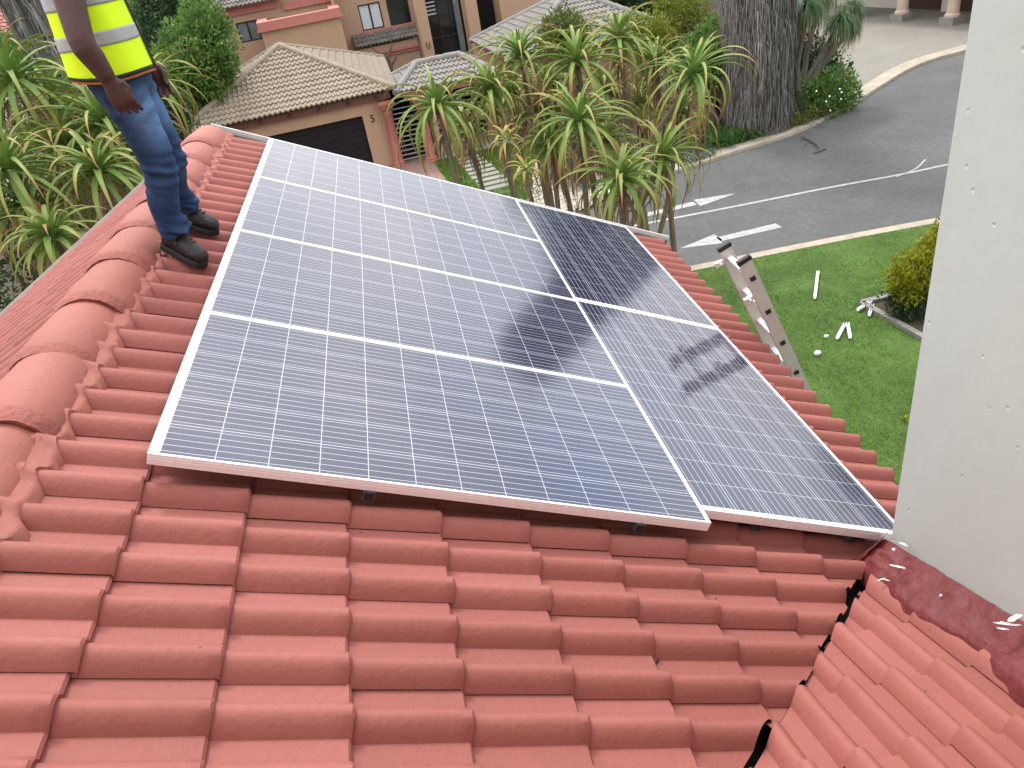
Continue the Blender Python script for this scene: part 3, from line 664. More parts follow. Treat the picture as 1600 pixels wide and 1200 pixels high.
for (px, r, lb) in (((1291, 527), .03, 'small torn white scrap on the lawn left of the pair of offcuts'), ((1277, 554), .045, 'white lump of plastic on the lawn, nearest the ladder')):
    c = G(*px, zl + .03); m = MB(); rs = []
    for k in range(7):
        f = k / 6; rs.append([c + V((r * (f * 2 - 1) * 1.3, 0, r * .8)) + V((0, math.cos(a), math.sin(a))) * r * (.35 + .65 * math.sin(math.pi * f)) * random.uniform(.75, 1.1) for a in [2 * math.pi * q / 9 for q in range(9)]])
    m.rings(rs); tag(m.build('plastic_scrap', M['flower'], None), lb, 'scrap')

# ------------------------------------------------------------------ plants
def rosette(m, c, n, L_, W_, up=.9, axis=V((0, 0, 1)), droop=1.0, young=0.25, tone0=0.0, seg=9):
    for i in range(n):
        f = i / n; az = i * 2.39996 + random.uniform(-.25, .25)
        el = R(78) - (R(78) + R(22)) * f ** .8 + random.uniform(-.12, .12)
        ln = L_ * (.55 + .45 * min(1, f * 2.2 + .1)) * random.uniform(.82, 1.12); wd = W_ * random.uniform(.8, 1.1)
        h = V((math.cos(az), math.sin(az), 0)); sd = V((-math.sin(az), math.cos(az), 0))
        p = V(c) + h * .03 + axis * (.12 * (1 - f)); e_ = el; st = ln / seg; rows = []
        curl = droop * random.uniform(.75, 1.35) * (R(85) + R(45) * f) / seg; twist = random.uniform(-.5, .5)
        dry = random.random() < .25 * f
        for k in range(seg + 1):
            t = k / seg; d = h * math.cos(e_) + axis * math.sin(e_); nn = axis * math.cos(e_) - h * math.sin(e_)
            ww = wd * (1 - t ** 1.6) * (.75 + .25 * min(1, t * 5)) + .002; ch = ww * .32
            tn = tone0 + min(1, t * (.9 if not dry else 1.05) + (.0 if not dry else .12) + random.uniform(-.03, .03))
            sd2 = (sd + nn * twist * t).normalized()
            rows.append([(p - sd2 * ww / 2 + nn * ch, tn + .06), (p - sd2 * ww * .22 + nn * ch * .2, tn), (p + sd2 * ww * .22 + nn * ch * .2, tn), (p + sd2 * ww / 2 + nn * ch, tn + .06)])
            p = p + d * st; e_ -= curl * (.55 + .9 * t)
            if e_ < -R(100): e_ = -R(100)
        idx = [[m.vert(q, max(.001, min(1, tq))) for q, tq in r] for r in rows]
        for a, b in zip(idx, idx[1:]):
            for j in range(3): m.face(a[j], a[j + 1], b[j + 1], b[j])
def dead_skirt(m, c, n, L_, W_):
    for i in range(n):
        az = random.uniform(0, 6.28); h = V((math.cos(az), math.sin(az), 0)); p = V(c) + h * .05 - V((0, 0, random.uniform(0, .35))); e_ = random.uniform(-.6, .1)
        ln = L_ * random.uniform(.5, 1); rows = []; sd = V((-math.sin(az), math.cos(az), 0)); tn = random.random()
        for k in range(7):
            t = k / 6; ww = W_ * (1 - t) + .004; rows.append([m.vert(p - sd * ww / 2, tn), m.vert(p + sd * ww / 2, tn)])
            d = h * math.cos(e_) + V((0, 0, math.sin(e_))); p = p + d * ln / 6; e_ = max(-1.75, e_ - random.uniform(.15, .55))
        for a, b in zip(rows, rows[1:]): m.face(a[0], a[1], b[1], b[0])
def aloe(px, Y, L_, label, base=None, n=46, W_=.074, m='aloe', dead=15, trunk=True, group='tree aloes beyond the roof', droop=1.24, thick=.048):
    L_ = L_ * (1.34 if m == 'aloe' else 1.1)
    c = at(px[0], px[1], Y); b = V((c.x + (base or 0), c.y + random.uniform(-.2, .2), zg))
    root = empty('tree_aloe', b, label, 'aloe', group)
    lean = (c - b); ax = (V((0, 0, 1)) + V((lean.x, lean.y, 0)) * .12).normalized()
    mb = MB(); rosette(mb, c, n, L_, W_, axis=ax, droop=droop); mb.build('leaf_rosette', M[m], root, smooth=60, fixn=False)
    if dead:
        mb = MB(); dead_skirt(mb, c - V((0, 0, .08)), dead, L_ * .75, W_ * .6); mb.build('dead_leaves', M['aloe_dead'], root, smooth=60, fixn=False)
    if trunk:
        mb = MB(); pts = []; rad = []; nseg = 26
        for k in range(nseg + 1):
            t = k / nseg; p = b.lerp(c, t) + V((mnoise.noise(V((t * 2, px[0], 1))), mnoise.noise(V((t * 2, px[0], 5))), 0)) * .16 * math.sin(math.pi * t) + V(((base or 0) * .22, 0, 0)) * math.sin(math.pi * t) * (1 if abs(base or 0) > .8 else 0)
            pts.append(p); rad.append(thick * (1.25 - .55 * t) * (1 + .08 * (k % 2)))
        mb.tube(pts, rad, 9, wob=.06); mb.build('stem', M['bark'], root, smooth=60)
    return root
for a in [((686, 172), 9.0, .82, 'tree aloe directly in front of the pink gate columns, leftmost of the middle group', .35),
          ((766, 146), 9.6, .78, 'tree aloe with orange-tipped leaves between the gate roof and the pale forked crowns', .2),
          ((815, 92), 10.0, .86, 'tall tree aloe with its crown level with the gate roof ridge', .25),
          ((903, 103), 9.5, .92, 'tree aloe with a broad crown standing right before the large grey hip roof', .2),
          ((968, 66), 10.6, .9, 'tallest tree aloe, reaching up beside the lime coloured tree', .3),
          ((1026, 106), 10.8, .75, 'tree aloe half hidden behind two others, left of the shaggy palm trunk', .2),
          ((1080, 122), 9.2, .95, 'tree aloe whose leaves cross the shaggy palm trunk', -2.2),
          ((905, 196), 8.0, .92, 'low-crowned tree aloe above the dark panel, with a long pale hanging leaf', .1),
          ((1034, 252), 8.3, .80, 'tree aloe leaning over the painted road arrow beyond the kerb', -1.3),
          ((972, 286), 7.1, .72, 'lowest green tree aloe, right above the far corner of the panels', .1),
          ((730, 205), 11.5, .7, 'tree aloe with browning leaves behind the leftmost ones, before the slatted gate', .2),
          ((862, 142), 11.2, .75, 'tree aloe tucked under the tall crown near the grey roof', .2),
          ((1000, 165), 11.8, .75, 'tree aloe in the dense middle, before the low terracotta wall', -.2),
          ((862, 232), 9.3, .7, 'tree aloe half covered by the low crown, beside the pebbles', .1),
          ((944, 226), 9.8, .7, 'tree aloe behind the lowest green one, right of the spiky plant', -.2),
          ((1062, 182), 10.6, .72, 'tree aloe below the one crossing the palm trunk', -.8),
          ((800, 150), 11.4, .72, 'tree aloe in the shade of the tall crown, right of the gate roof', .2),
          ((840, 180), 11.0, .8, 'tree aloe in shade deep inside the middle group', .1),
          ((950, 150), 11.5, .8, 'tree aloe seen between the broad crown and the half hidden one', .1)]:
    aloe(a[0], a[1], a[2], a[3], a[4])
aloe((790, 224), 8.4, .36, 'small yellow-leaved aloe on a thin stem in front of the stepping stones', 0.05, 22, .05, 'aloe_young', 10, thick=.04)
aloe((822, 270), 7.4, .27, 'smallest orange-yellow aloe just above the panel edge', 0.05, 20, .04, 'aloe_young', 8, thick=.035)
LG = 'tree aloes crowding the left side of the roof'
for a in [((25, 132), 8.0, 1.0, 'tree aloe with long arching leaves at the left picture edge, highest of the left crowd', .3),
          ((165, 196), 7.6, .85, 'tree aloe just left of the worker\'s thigh', .3),
          ((158, 274), 6.6, .75, 'tree aloe above the white verge board, level with the worker\'s knee', .2),
          ((18, 272), 6.4, .85, 'tree aloe at the left picture edge, halfway down the left crowd', .3),
          ((88, 378), 5.6, .50, 'small tree aloe peeping over the left verge board', .2),
          ((238, 140), 9.4, .8, 'drooping tree aloe right behind the worker\'s hip', .1),
          ((88, 165), 8.8, .9, 'tree aloe in front of the leaning palm trunk', .3),
          ((105, 235), 7.6, .8, 'tree aloe in the middle of the crowd left of the worker', .25),
          ((55, 335), 6.6, .7, 'dark low tree aloe near the bottom of the left crowd', .3),
          ((200, 235), 8.2, .75, 'tree aloe half hidden behind the worker\'s legs', .2)]:
    aloe(a[0], a[1], a[2], a[3], a[4], group=LG)
def crown(m, blobs, n, ls, up=.35, flat=.55):
    tot = sum(r[1] ** 2 for r in blobs)
    for c, r, *sq in blobs:
        sz = sq[0] if sq else (1, 1, 1); k = int(n * r * r / tot)
        for _ in range(k):
            v = V((random.gauss(0, 1), random.gauss(0, 1), random.gauss(0, 1))).normalized(); rr = r * random.random() ** .38
            nz_ = mnoise.noise(V(c) * .7 + v * 2.3)
            rr *= 1 + .35 * nz_
            p = V(c) + V((v.x * sz[0], v.y * sz[1], v.z * sz[2])) * rr
            if mnoise.noise(p * (1.6 / max(.25, r))) < -.28: continue
            d = (v * .7 + V((random.gauss(0, .6), random.gauss(0, .6), random.gauss(0, .6) + up))).normalized()
            nn = (d.orthogonal() + V((random.gauss(0, .5), random.gauss(0, .5), random.gauss(0, .5)))).normalized(); nn = (nn - d * nn.dot(d)).normalized()
            if nn.z < 0: nn = -nn
            tn = min(1, max(.001, .5 + .35 * mnoise.noise(p * 1.7 + V((9, 2, 4))) + random.gauss(0, .17)))
            m.leaf(p, d, nn, ls * random.uniform(.6, 1.3), ls * flat * random.uniform(.6, 1.2), tn)
def bush(name, base, blobs, n, ls, m, label, cat='shrub', group=None, stems=5, flat=.55, up=.35, stem_r=.03, extra=None):
    root = empty(name, base, label, cat, group)
    mb = MB(); crown(mb, blobs, n, ls, up, flat); mb.build('foliage', M[m], root, smooth=0, fixn=False)
    mb = MB()
    for i in range(stems):
        c = random.choice(blobs)[0]; c = V(c) + V((random.gauss(0, .2), random.gauss(0, .2), 0)) * .5
        b = V(base) + V((random.gauss(0, .1), random.gauss(0, .1), 0)); mid = b.lerp(c, .5) + V((random.gauss(0, .1), random.gauss(0, .1), .1))
        mb.tube([b, b.lerp(mid, .5), mid, mid.lerp(c, .5), c], [stem_r, stem_r * .9, stem_r * .75, stem_r * .5, stem_r * .25], 6)
    mb.build('branches', M['twig'], root, smooth=60)
    return root
# shaggy dead palm trunks
def palm(base, top, r0, r1, label, name='palm_trunk', n=5200, flare=1.0):
    base, top = V(base), V(top); root = empty(name, base, label, 'palm tree'); m = MB(); ns = 16
    m.tube([base.lerp(top, k / ns) for k in range(ns + 1)], [(r0 + (r1 - r0) * k / ns) * .9 for k in range(ns + 1)], 20, wob=.05); m.build('trunk', M['thatch_core'], root, smooth=60)
    m = MB(); axis = (top - base).normalized(); A_ = axis.orthogonal().normalized(); B_ = axis.cross(A_)
    for _ in range(n):
        t = random.random(); r = (r0 + (r1 - r0) * t) * (1 + .06 * mnoise.noise(V((t * 9, 3, 1)))); a = random.uniform(0, 6.28)
        o_ = A_ * math.cos(a) + B_ * math.sin(a); sd = axis.cross(o_); p = base.lerp(top, t) + o_ * r * random.uniform(.90, 1.04)
        ln = random.uniform(.25, .9); w_ = random.uniform(.004, .015); tn = min(1, max(.001, .5 + .4 * mnoise.noise(V((a * 3.5, t * 5, 2))) + random.gauss(0, .24)))
        j = sd * random.uniform(-.10, .10) + o_ * random.uniform(-.02, .09)
        i = [m.vert(p - sd * w_, tn), m.vert(p + sd * w_, tn), m.vert(p + sd * w_ * .6 - axis * ln * .6 + j * .5, tn), m.vert(p - axis * ln + j, tn * .8)]; m.face(*i)
    m.build('hanging_thatch', M['thatch'], root, smooth=0, fixn=False); return root
pb = G(1185, 200, zg); pt = at(1182, -60, pb.y); palm(pb, V((pt.x - .1, pt.y, 5.2)), .98, 1.12, 'thick shaggy grey palm trunk standing in green ground cover beside the road', n=20000)
lb_ = at(150, 190, 15.0); lt = at(38, -20, 15.0); dirn = (lt - lb_).normalized()
palm(lb_ - dirn * 3.2, lt + dirn * 1.2, .58, .50, 'leaning grey palm trunk behind the worker at the left', n=11000)
# trees and shrubs at upper left
def T(px, Y): return at(px[0], px[1], Y)
def tree_px(label, blobs, Y, n, ls, m, group='leafy trees behind the worker', base_px=None, cat='tree', name='leafy_tree'):
    bl = [(T(p, Y + dy), r) for p, dy, r in blobs]; c = bl[0][0]; b = V((c.x + .1, c.y, zg))
    return bush(name, b, bl, n, ls, m, label, cat, group, stems=6, stem_r=.09)
tree_px('bushy light green tree left of the tan garage roof', [((300, 105), 0, 1.25), ((325, 62), 0.3, .95), ((283, 75), .5, .8), ((330, 130), .3, .9), ((305, 160), -.3, 1.0), ((265, 140), 0, .9), ((318, 35), .5, .75), ((345, 100), .3, .6), ((340, 155), 0, .7), ((280, 120), -.5, .8)], 26, 17000, .17, 'leaf_mid')
tree_px('dark conifer-like tree between the worker and the light green tree', [((253, 40), 0, 1.3), ((258, 75), 0, 1.4), ((262, 10), 0, 1.1), ((255, -20), 0, 1.0), ((262, 120), 0, 1.3)], 29, 8000, .17, 'leaf_dark')
tree_px('pale green tree far behind the worker\'s back, at the top edge', [((225, 20), 0, 1.6), ((235, 50), 0, 1.6), ((300, -5), 2, 1.6), ((330, 2), 2, 1.3)], 36, 8000, .2, 'leaf_mid')
tree_px('dark green bush below the light green tree, beside the garage hip', [((275, 185), 0, .55), ((255, 205), 0, .7), ((245, 175), 0, .7), ((268, 160), .5, .5)], 22, 6000, .12, 'leaf_dark')
tree_px('olive tree at the upper left corner above the red roof', [((15, 20), 0, 2.0), ((45, 5), 0, 1.8), ((-20, 30), 0, 1.8), ((10, -15), 1, 2)], 42, 9000, .25, 'leaf_olive')
tree_px('green bush below the white wall at the left edge', [((40, 98), 0, .9), ((22, 110), 0, .8), ((60, 108), 0, .7), ((10, 95), 0, .7), ((75, 120), 0, .6)], 22, 6000, .14, 'leaf_mid')
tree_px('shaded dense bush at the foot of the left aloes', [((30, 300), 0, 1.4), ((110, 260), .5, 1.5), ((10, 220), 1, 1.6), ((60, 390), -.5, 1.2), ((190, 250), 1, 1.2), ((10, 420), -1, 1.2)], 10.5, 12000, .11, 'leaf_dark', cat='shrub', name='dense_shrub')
# middle garden
tree_px('lime green feathery tree beside the shaggy palm trunk', [((1050, 22), 0, .62), ((1034, 48), 0, .55), ((1082, 12), .5, .55), ((1062, 55), .4, .5), ((1045, -8), .5, .6), ((1095, 32), .3, .4), ((1020, 70), 0, .5)], 24, 7000, .11, 'leaf_lime', group=None)
tree_px('golden green shrub in front of the large grey roof corner', [((1010, 62), 0, .8), ((985, 55), 0, .6), ((1030, 75), 0, .6)], 22, 4000, .13, 'leaf_lime', group=None, cat='shrub', name='garden_shrub')
tree_px('olive shrub against the large grey hip roof', [((880, 58), 0, .75), ((895, 68), 0, .7), ((865, 62), 0, .5)], 21.5, 3500, .14, 'leaf_olive', group=None, cat='shrub', name='garden_shrub')
tree_px('green feathery shrub left of the palm trunk base', [((1115, 85), 0, .9), ((1095, 100), 0, .8), ((1125, 60), 0, .7), ((1080, 90), 0, .7)], 21.5, 6000, .14, 'leaf_mid', group=None, cat='shrub', name='garden_shrub')
tree_px('dark tree behind the ridge of the large grey roof', [((1000, 0), 0, 1.3), ((975, -8), 0, 1.2), ((1030, -5), 0, 1.2), ((950, -15), 0, 1.2)], 40, 5000, .22, 'leaf_dark', group=None)
# strap-leaved ground cover round the palm, built as one countless mass
def blades(m, poly_px, n, L_, W_, zb, spread=1.0):
    P = [G(*p, zb) for p in poly_px]; xs = [p.x for p in P]; ys = [p.y for p in P]; k = 0
    while k < n:
        x, y = random.uniform(min(xs), max(xs)), random.uniform(min(ys), max(ys))
        if not in_poly(x, y, P): continue
        k += 1; az = random.uniform(0, 6.28); h = V((math.cos(az), math.sin(az), 0)); sd = V((-math.sin(az), math.cos(az), 0)); e_ = random.uniform(.7, 1.5); p = V((x, y, zb)); ln = L_ * random.uniform(.6, 1.2); rows = []
        tn = min(1, max(.001, .45 + random.gauss(0, .2) + .25 * mnoise.noise(V((x, y, 0)))))
        for q in range(5):
            t = q / 4; ww = W_ * (1 - t * .85); rows.append([m.vert(p - sd * ww / 2, tn), m.vert(p + sd * ww / 2, tn)]); p = p + (h * math.cos(e_) + V((0, 0, math.sin(e_)))) * ln / 4; e_ -= .5 * spread
        for a, b in zip(rows, rows[1:]): m.face(a[0], a[1], b[1], b[0])
mb = MB(); blades(mb, [(1098, 212), (1120, 185), (1180, 172), (1228, 165), (1243, 184), (1220, 202), (1168, 222), (1110, 237)], 3600, .62, .035, zg)
tag(mb.build('ground_cover', M['leaf_strap'], None, smooth=60, fixn=False), 'dark green strap-leaved ground cover round the shaggy palm', 'ground cover', kind='stuff')
mb = MB(); blades(mb, [(1045, 252), (1070, 225), (1110, 232), (1118, 243), (1075, 258)], 1500, .25, .02, zg)
tag(mb.build('grey_ground_cover', M['leaf_grey'], None, smooth=60, fixn=False), 'low grey-green ground cover by the far kerb', 'ground cover', kind='stuff')
# blue-green spiky plant and pebbles below the middle aloes
def spiky(px, r, label, n=120, z=zg, m='leaf_blue', w_=.03, name='spiky_plant'):
    c = G(*px, z); root = MB()
    for _ in range(n):
        az = random.uniform(0, 6.28); el = random.uniform(.05, 1.45); d = V((math.cos(az) * math.cos(el), math.sin(az) * math.cos(el), math.sin(el))); nn = V((-math.cos(az) * math.sin(el), -math.sin(az) * math.sin(el), math.cos(el)))
        root.leaf(c + V((0, 0, r * .15)), d, nn, r * random.uniform(.7, 1.1), w_, random.uniform(.1, .95))
    return tag(root.build(name, M[m], None, smooth=0, fixn=False), label, 'plant')
spiky((905, 292), .85, 'dark blue-green spiky plant on the pebbles, below the low-crowned aloe', 260)
spiky((868, 285), .5, 'smaller spiky blue-green plant left of the larger one on the pebbles', 120)
mb = MB(); PP = [G(*p, zg) for p in [(830, 330), (835, 255), (890, 262), (975, 285), (960, 305), (880, 340)]]; k = 0
while k < 1500:
    x, y = random.uniform(min(p.x for p in PP), max(p.x for p in PP)), random.uniform(min(p.y for p in PP), max(p.y for p in PP))
    if not in_poly(x, y, PP): continue
    k += 1; r = random.uniform(.03, .075); rs = []
    for q in range(4):
        zz = (0, .35, .8, 1)[q]; rr = (1, 1.05, .7, .2)[q]; rs.append([V((x + math.cos(a) * r * rr * random.uniform(.85, 1.15), y + math.sin(a) * r * rr, zg + zz * r * .8)) for a in [2 * math.pi * s_ / 6 for s_ in range(6)]])
    mb.rings(rs)
tag(mb.build('pebbles', M['pebble'], None, smooth=60), 'pale pebbles covering the bed below the middle aloes', 'pebbles', kind='stuff')
# shrubs and ponytail palms at the driveway corner
b = G(1295, 185, zg) + V((-.1, .9, 0))
bush('flowering_shrub', b, [(at(1300, 140, b.y), .75), (at(1270, 155, b.y), .7), (at(1318, 150, b.y - .1), .5), (at(1285, 175, b.y - .2), .6), (at(1250, 150, b.y + .3), .7)], 8000, .12, 'leaf_mid', 'rounded green shrub with white flowers at the driveway corner', 'shrub')
bl = MB(); 
shr = S.objects['flowering_shrub']
for _ in range(7):
    p = at(random.uniform(1250, 1315), random.uniform(125, 175), b.y - .75 + random.uniform(-.1, .1)); bl.leaf(p, V((1, 0, .1)), V((0, -1, .4)).normalized(), .07, .06, 0)
bl.build('white_flowers', M['flower'], shr, smooth=0, fixn=False)
b = G(1275, 170, zg) + V((0, 1.2, 0))
bush('dark_hedge', b, [(at(1262, 100, b.y), .9), (at(1285, 120, b.y), .9), (at(1240, 120, b.y), .8), (at(1265, 150, b.y), .9)], 6000, .13, 'leaf_dark', 'dark hedge behind the ponytail palm stems', 'hedge')
b = G(1285, 195, zg)
bush('low_hedge', b, [(G(x, y, zg + .12) + V((-.1, .55, 0)), .22) for x, y in ((1245, 200), (1260, 196), (1275, 192), (1290, 186), (1305, 180), (1316, 174))], 3500, .07, 'leaf_olive', 'low clipped light green edging hedge along the kerb below the flowering shrub', 'hedge', stems=3, stem_r=.01)
pb2 = G(1250, 182, zg)
root = empty('ponytail_palm', pb2, 'ponytail palm with several grey stems and drooping tufts between the shaggy trunk and the driveway', 'palm tree')
heads = [((1262, 22), 0, .75), ((1312, 45), .1, .72), ((1332, 22), .5, .6), ((1285, -5), .6, .8), ((1240, 45), .4, .55), ((1330, 50), .9, .5)]
for (px, dy, L_) in heads:
    hd = at(px[0], px[1] - 8, pb2.y + dy); mb = MB(); b0 = pb2 + V((random.uniform(-.15, .3), random.uniform(-.1, .2), 0)); mid = b0.lerp(hd, .55) + V((-.25, 0, -.1)); mb.tube([b0, b0.lerp(mid, .5) + V((-.1, 0, .1)), mid, mid.lerp(hd, .5), hd], [.16, .10, .08, .07, .05], 8, wob=.05); mb.build('stem', M['twig'], root, smooth=60)
    for nm, mm, n, l0, e0 in (('leaf_tuft', 'leaf_pony', 520, L_, (-.2, 1.5)), ('dry_leaves', 'leaf_pony_dry', 110, L_ * 1.15, (-.9, .2))):
        mb = MB()
        for _ in range(n):
            az = random.uniform(0, 6.28); h = V((math.cos(az), math.sin(az), 0)); sd = V((-math.sin(az), math.cos(az), 0)); e_ = random.uniform(*e0); p = V(hd); ln = l0 * random.uniform(.7, 1.4); tn = random.uniform(.05, 1); rows = []
            for q in range(6):
                t = q / 5; ww = .022 * (1 - t * .8); rows.append([mb.vert(p - sd * ww / 2, tn), mb.vert(p + sd * ww / 2, tn)]); p = p + (h * math.cos(e_) + V((0, 0, math.sin(e_)))) * ln / 5; e_ = max(-1.55, e_ - random.uniform(.35, .8))
            for a, b_ in zip(rows, rows[1:]): mb.face(a[0], a[1], b_[1], b_[0])
        mb.build(nm, M[mm], root, smooth=60, fixn=False)
# golden shrub in the flower bed
b = G(1418, 492, zl)
root = bush('golden_shrub', b, [(b + V((0, 0, .78)), .42), (b + V((.35, .1, .72)), .45), (b + V((-.15, -.1, .62)), .30), (b + V((.5, .25, .98)), .28), (b + V((.62, .35, 1.2)), .17), (b + V((.7, .4, 1.42)), .11), (b + V((.6, .1, .5)), .45)], 9000, .075, 'leaf_yellow', 'bright golden yellow shrub in the flower bed against the white wall', 'shrub')
mb = MB(); crown(mb, [(b + V((.05, 0, .33)), .46), (b + V((.45, .05, .3)), .5), (b + V((-.12, -.05, .25)), .3)], 4500, .07, .2); mb.build('lower_foliage', M['leaf_dark'], root, smooth=0, fixn=False)
spiky((1437, 500), .32, 'small grey-green tufted plant beside the golden shrub and the white wall', 90, zl, 'leaf_grey', .012, 'tufted_plant')
spiky((1413, 658), .10, 'tiny yellow-green weed on the lawn against the white wall', 14, zl, 'leaf_yellow', .03, 'small_weed')
# fallen branch on the road
m = MB(); pts = [G(1253, 214, H + .03), G(1268, 220, H + .05), G(1278, 227, H + .06), G(1281, 236, H + .04)]
m.tube(pts, [.02, .03, .028, .02], 6); root = empty('fallen_branch', pts[0], 'bent fallen branch lying on the road edge beside the kerb', 'branch'); m.build('main_stick', M['twig'], root)
m = MB(); m.tube([G(1272, 239, H + .03), G(1290, 232, H + .03)], [.03, .03], 6); m.build('broken_stub', M['twig'], root)
m = MB(); m.tube([G(1268, 220, H + .05), G(1258, 226, H + .03), G(1254, 234, H + .02)], [.015, .01, .006], 5); m.build('side_twig', M['twig'], root)
# slender conifers and trees farther out, whose reflections lie in the glass
def cone_tree(az, dist, top, r, label, m='leaf_dark'):
    p0 = V((2.5, 1.5, 0)); b = p0 + V((math.cos(R(az)), math.sin(R(az)), 0)) * dist; b.z = H
    nb = 9; bl = [(V((b.x, b.y, H + .8 + (top - H - .8) * k / nb)), r * (1.05 - .8 * k / nb), (1, 1, 1.5)) for k in range(nb + 1)]
    return bush('cypress_tree', b, bl, 7000, .3, m, label, 'tree', None, stems=2, stem_r=.1)
for (az, dist, top, r, lb) in [(65.5, 50, 6.6, 4.2, 'broad dark tree far beyond the shaggy palm'), (70, 55, 5.6, 4.2, 'broad dark tree far behind the large grey roof'), (38, 40, 2.2, 4, 'broad dark tree beyond the driveway house'), (30, 40, 3.4, 4.5, 'broad dark tree behind the right end of the driveway house')]:
    p0 = V((2.5, 1.5, 0)); b = p0 + V((math.cos(R(az)), math.sin(R(az)), 0)) * dist; b.z = H
    bl = [(V((b.x + random.uniform(-.5, .5) * r, b.y + random.uniform(-.5, .5) * r, top - r * random.uniform(.7, 1.3))), r * random.uniform(.55, .75)) for _ in range(7)]
    bush('broad_tree', b, bl, 15000, .5, 'leaf_dark', lb, 'tree', None, stems=6, stem_r=.2)

# ------------------------------------------------------------------ the opposite house
oh = empty('opposite_house', LH(-2, 4, 0), 'tan plastered two-storey house with terracotta trim and tiled hip roofs behind the aloes', 'house')
def hb(m, *a): m.box(*a, fn=LH)
def hpart(name, m, *boxes, smooth=0):
    mb = MB()
    for b in boxes: hb(mb, *b)
    return mb.build(name, M[m], oh, smooth=smooth)
def hip_face(e0, e1, apexes, mname, par, cl=.27, rp=.165, rh=.048, seg=5, step=.045):
    """tiled roof face with eave e0->e1 and upper corners apexes (1 or 2 points)"""
    e0, e1 = V(e0), V(e1); W_ = (e1 - e0); wl = W_.length; W_ = W_ / wl; ap = V(apexes[0]); q = ap - e0; q = q - W_ * q.dot(W_); sl = q.length; SDn = -q / sl; N = W_.cross(-SDn)
    N = N if N.z > 0 else -N
    mb = MB(); O = e0 + q; ncs = int(sl / cl); clp = sl / ncs; nr = int(wl / rp)
    tile_slope(mb, O, SDn, W_, N, 0, ncs, clp, 0, nr, wl / nr, rh=rh, step=step, per=nr, seg=seg, jit=.6)
    l0 = (V(apexes[0]) - e0); l1 = (V(apexes[-1]) - e1)
    n0 = l0.cross(N).normalized(); n0 = n0 if n0.dot(e1 - e0) < 0 else -n0
    n1 = l1.cross(N).normalized(); n1 = n1 if n1.dot(e0 - e1) < 0 else -n1
    return mb.build('roof_slope', M[mname], par, smooth=40, clips=[(e0, n0), (e1, n1)])
def hip_caps(pairs, mname, par, r=.10):
    for p, q in pairs:
        p, q = V(p), V(q); n = max(2, int((q - p).length / .38)); mb = MB(); pts = []; rad = []
        for k in range(n):
            pts += [p.lerp(q, k / n), p.lerp(q, (k + .98) / n)]; rad += [r * 1.08, r * .93]
        mb.tube([x + V((0, 0, .02)) for x in pts], rad, 10); mb.build('hip_cap', M[mname], par, smooth=40)
# garage wing
fl, fr, br, bl_ = LH(-6.5, -.15, 2.55), LH(.52, -.15, 2.55), LH(.95, 7.0, 2.55), LH(-6.4, 7.0, 2.55); ap = LH(-2.82, 3.4, 4.1)
gr = [hip_face(fl, fr, [ap], 'tan_tile', oh), hip_face(fr, br, [ap], 'tan_tile', oh), hip_face(bl_, fl, [ap], 'tan_tile', oh), hip_face(br, bl_, [ap], 'tan_tile', oh)]
hip_caps([(ap, fl), (ap, fr), (ap, br), (ap, bl_)], 'tan_tile', oh, .11)
hpart('wall', 'brown_wall', (-5.9, -4.0, .2, .45, 0, 2.5), (-.76, .12, .2, .45, 0, 2.5), (-4.0, -.76, .2, .45, 1.88, 2.5), (-5.9, -5.65, .45, 6.6, 0, 2.5), (-.13, .12, .45, 6.6, 0, 2.5))
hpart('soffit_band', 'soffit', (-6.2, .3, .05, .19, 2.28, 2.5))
g = hpart('garage_door', 'dark_door', (-4.0, -.76, .34, .38, 0, 1.88))
mb = MB()
for k in range(9): hb(mb, -3.98, -.78, .325, .339, .02 + k * .205, .02 + k * .205 + .185)
mb.build('door_panels', M['dark_door'], g, smooth=0)
hpart('garage_interior', 'dark_void', (-5.6, -.15, .5, 6.5, 0, 2.4))
mb = MB()
for k in range(7):
    a = -5.9 + k * .95; hb(mb, a, a + .05, -.1, .05, 2.36, 2.44)
mb.build('rafter_ends', M['frame_dark'], oh, smooth=0)
def column(a, b, z1, r=.155, name='column', mname='col_pink', zb=0):
    c = LH(a, b, zb); mb = MB()
    mb.lathe(c, [(r * 1.5, 0), (r * 1.5, .12), (r * 1.3, .16), (r * 1.35, .2), (r * 1.05, .26), (r, z1 * .5), (r * .88, z1 - .42), (r * 1.05, z1 - .38), (r * 1.05, z1 - .34), (r * .95, z1 - .32), (r * 1.2, z1 - .22)], 22)
    for s_, z0, z2 in ((1.25, -.22, -.15), (1.5, -.15, -.08), (1.75, -.08, 0)):
        hb(mb, a - r * s_, a + r * s_, b - r * s_, b + r * s_, z1 + z0 + zb + (.002 if s_ > 1.3 else 0), z1 + z2 + zb)
    return mb.build(name, M[mname], oh, smooth=40)
column(.08, -.02, 2.22); column(1.15, -.42, 2.22)
hpart('side_pier', 'brown_wall', (1.42, 1.62, -.3, .2, 0, 2.3))
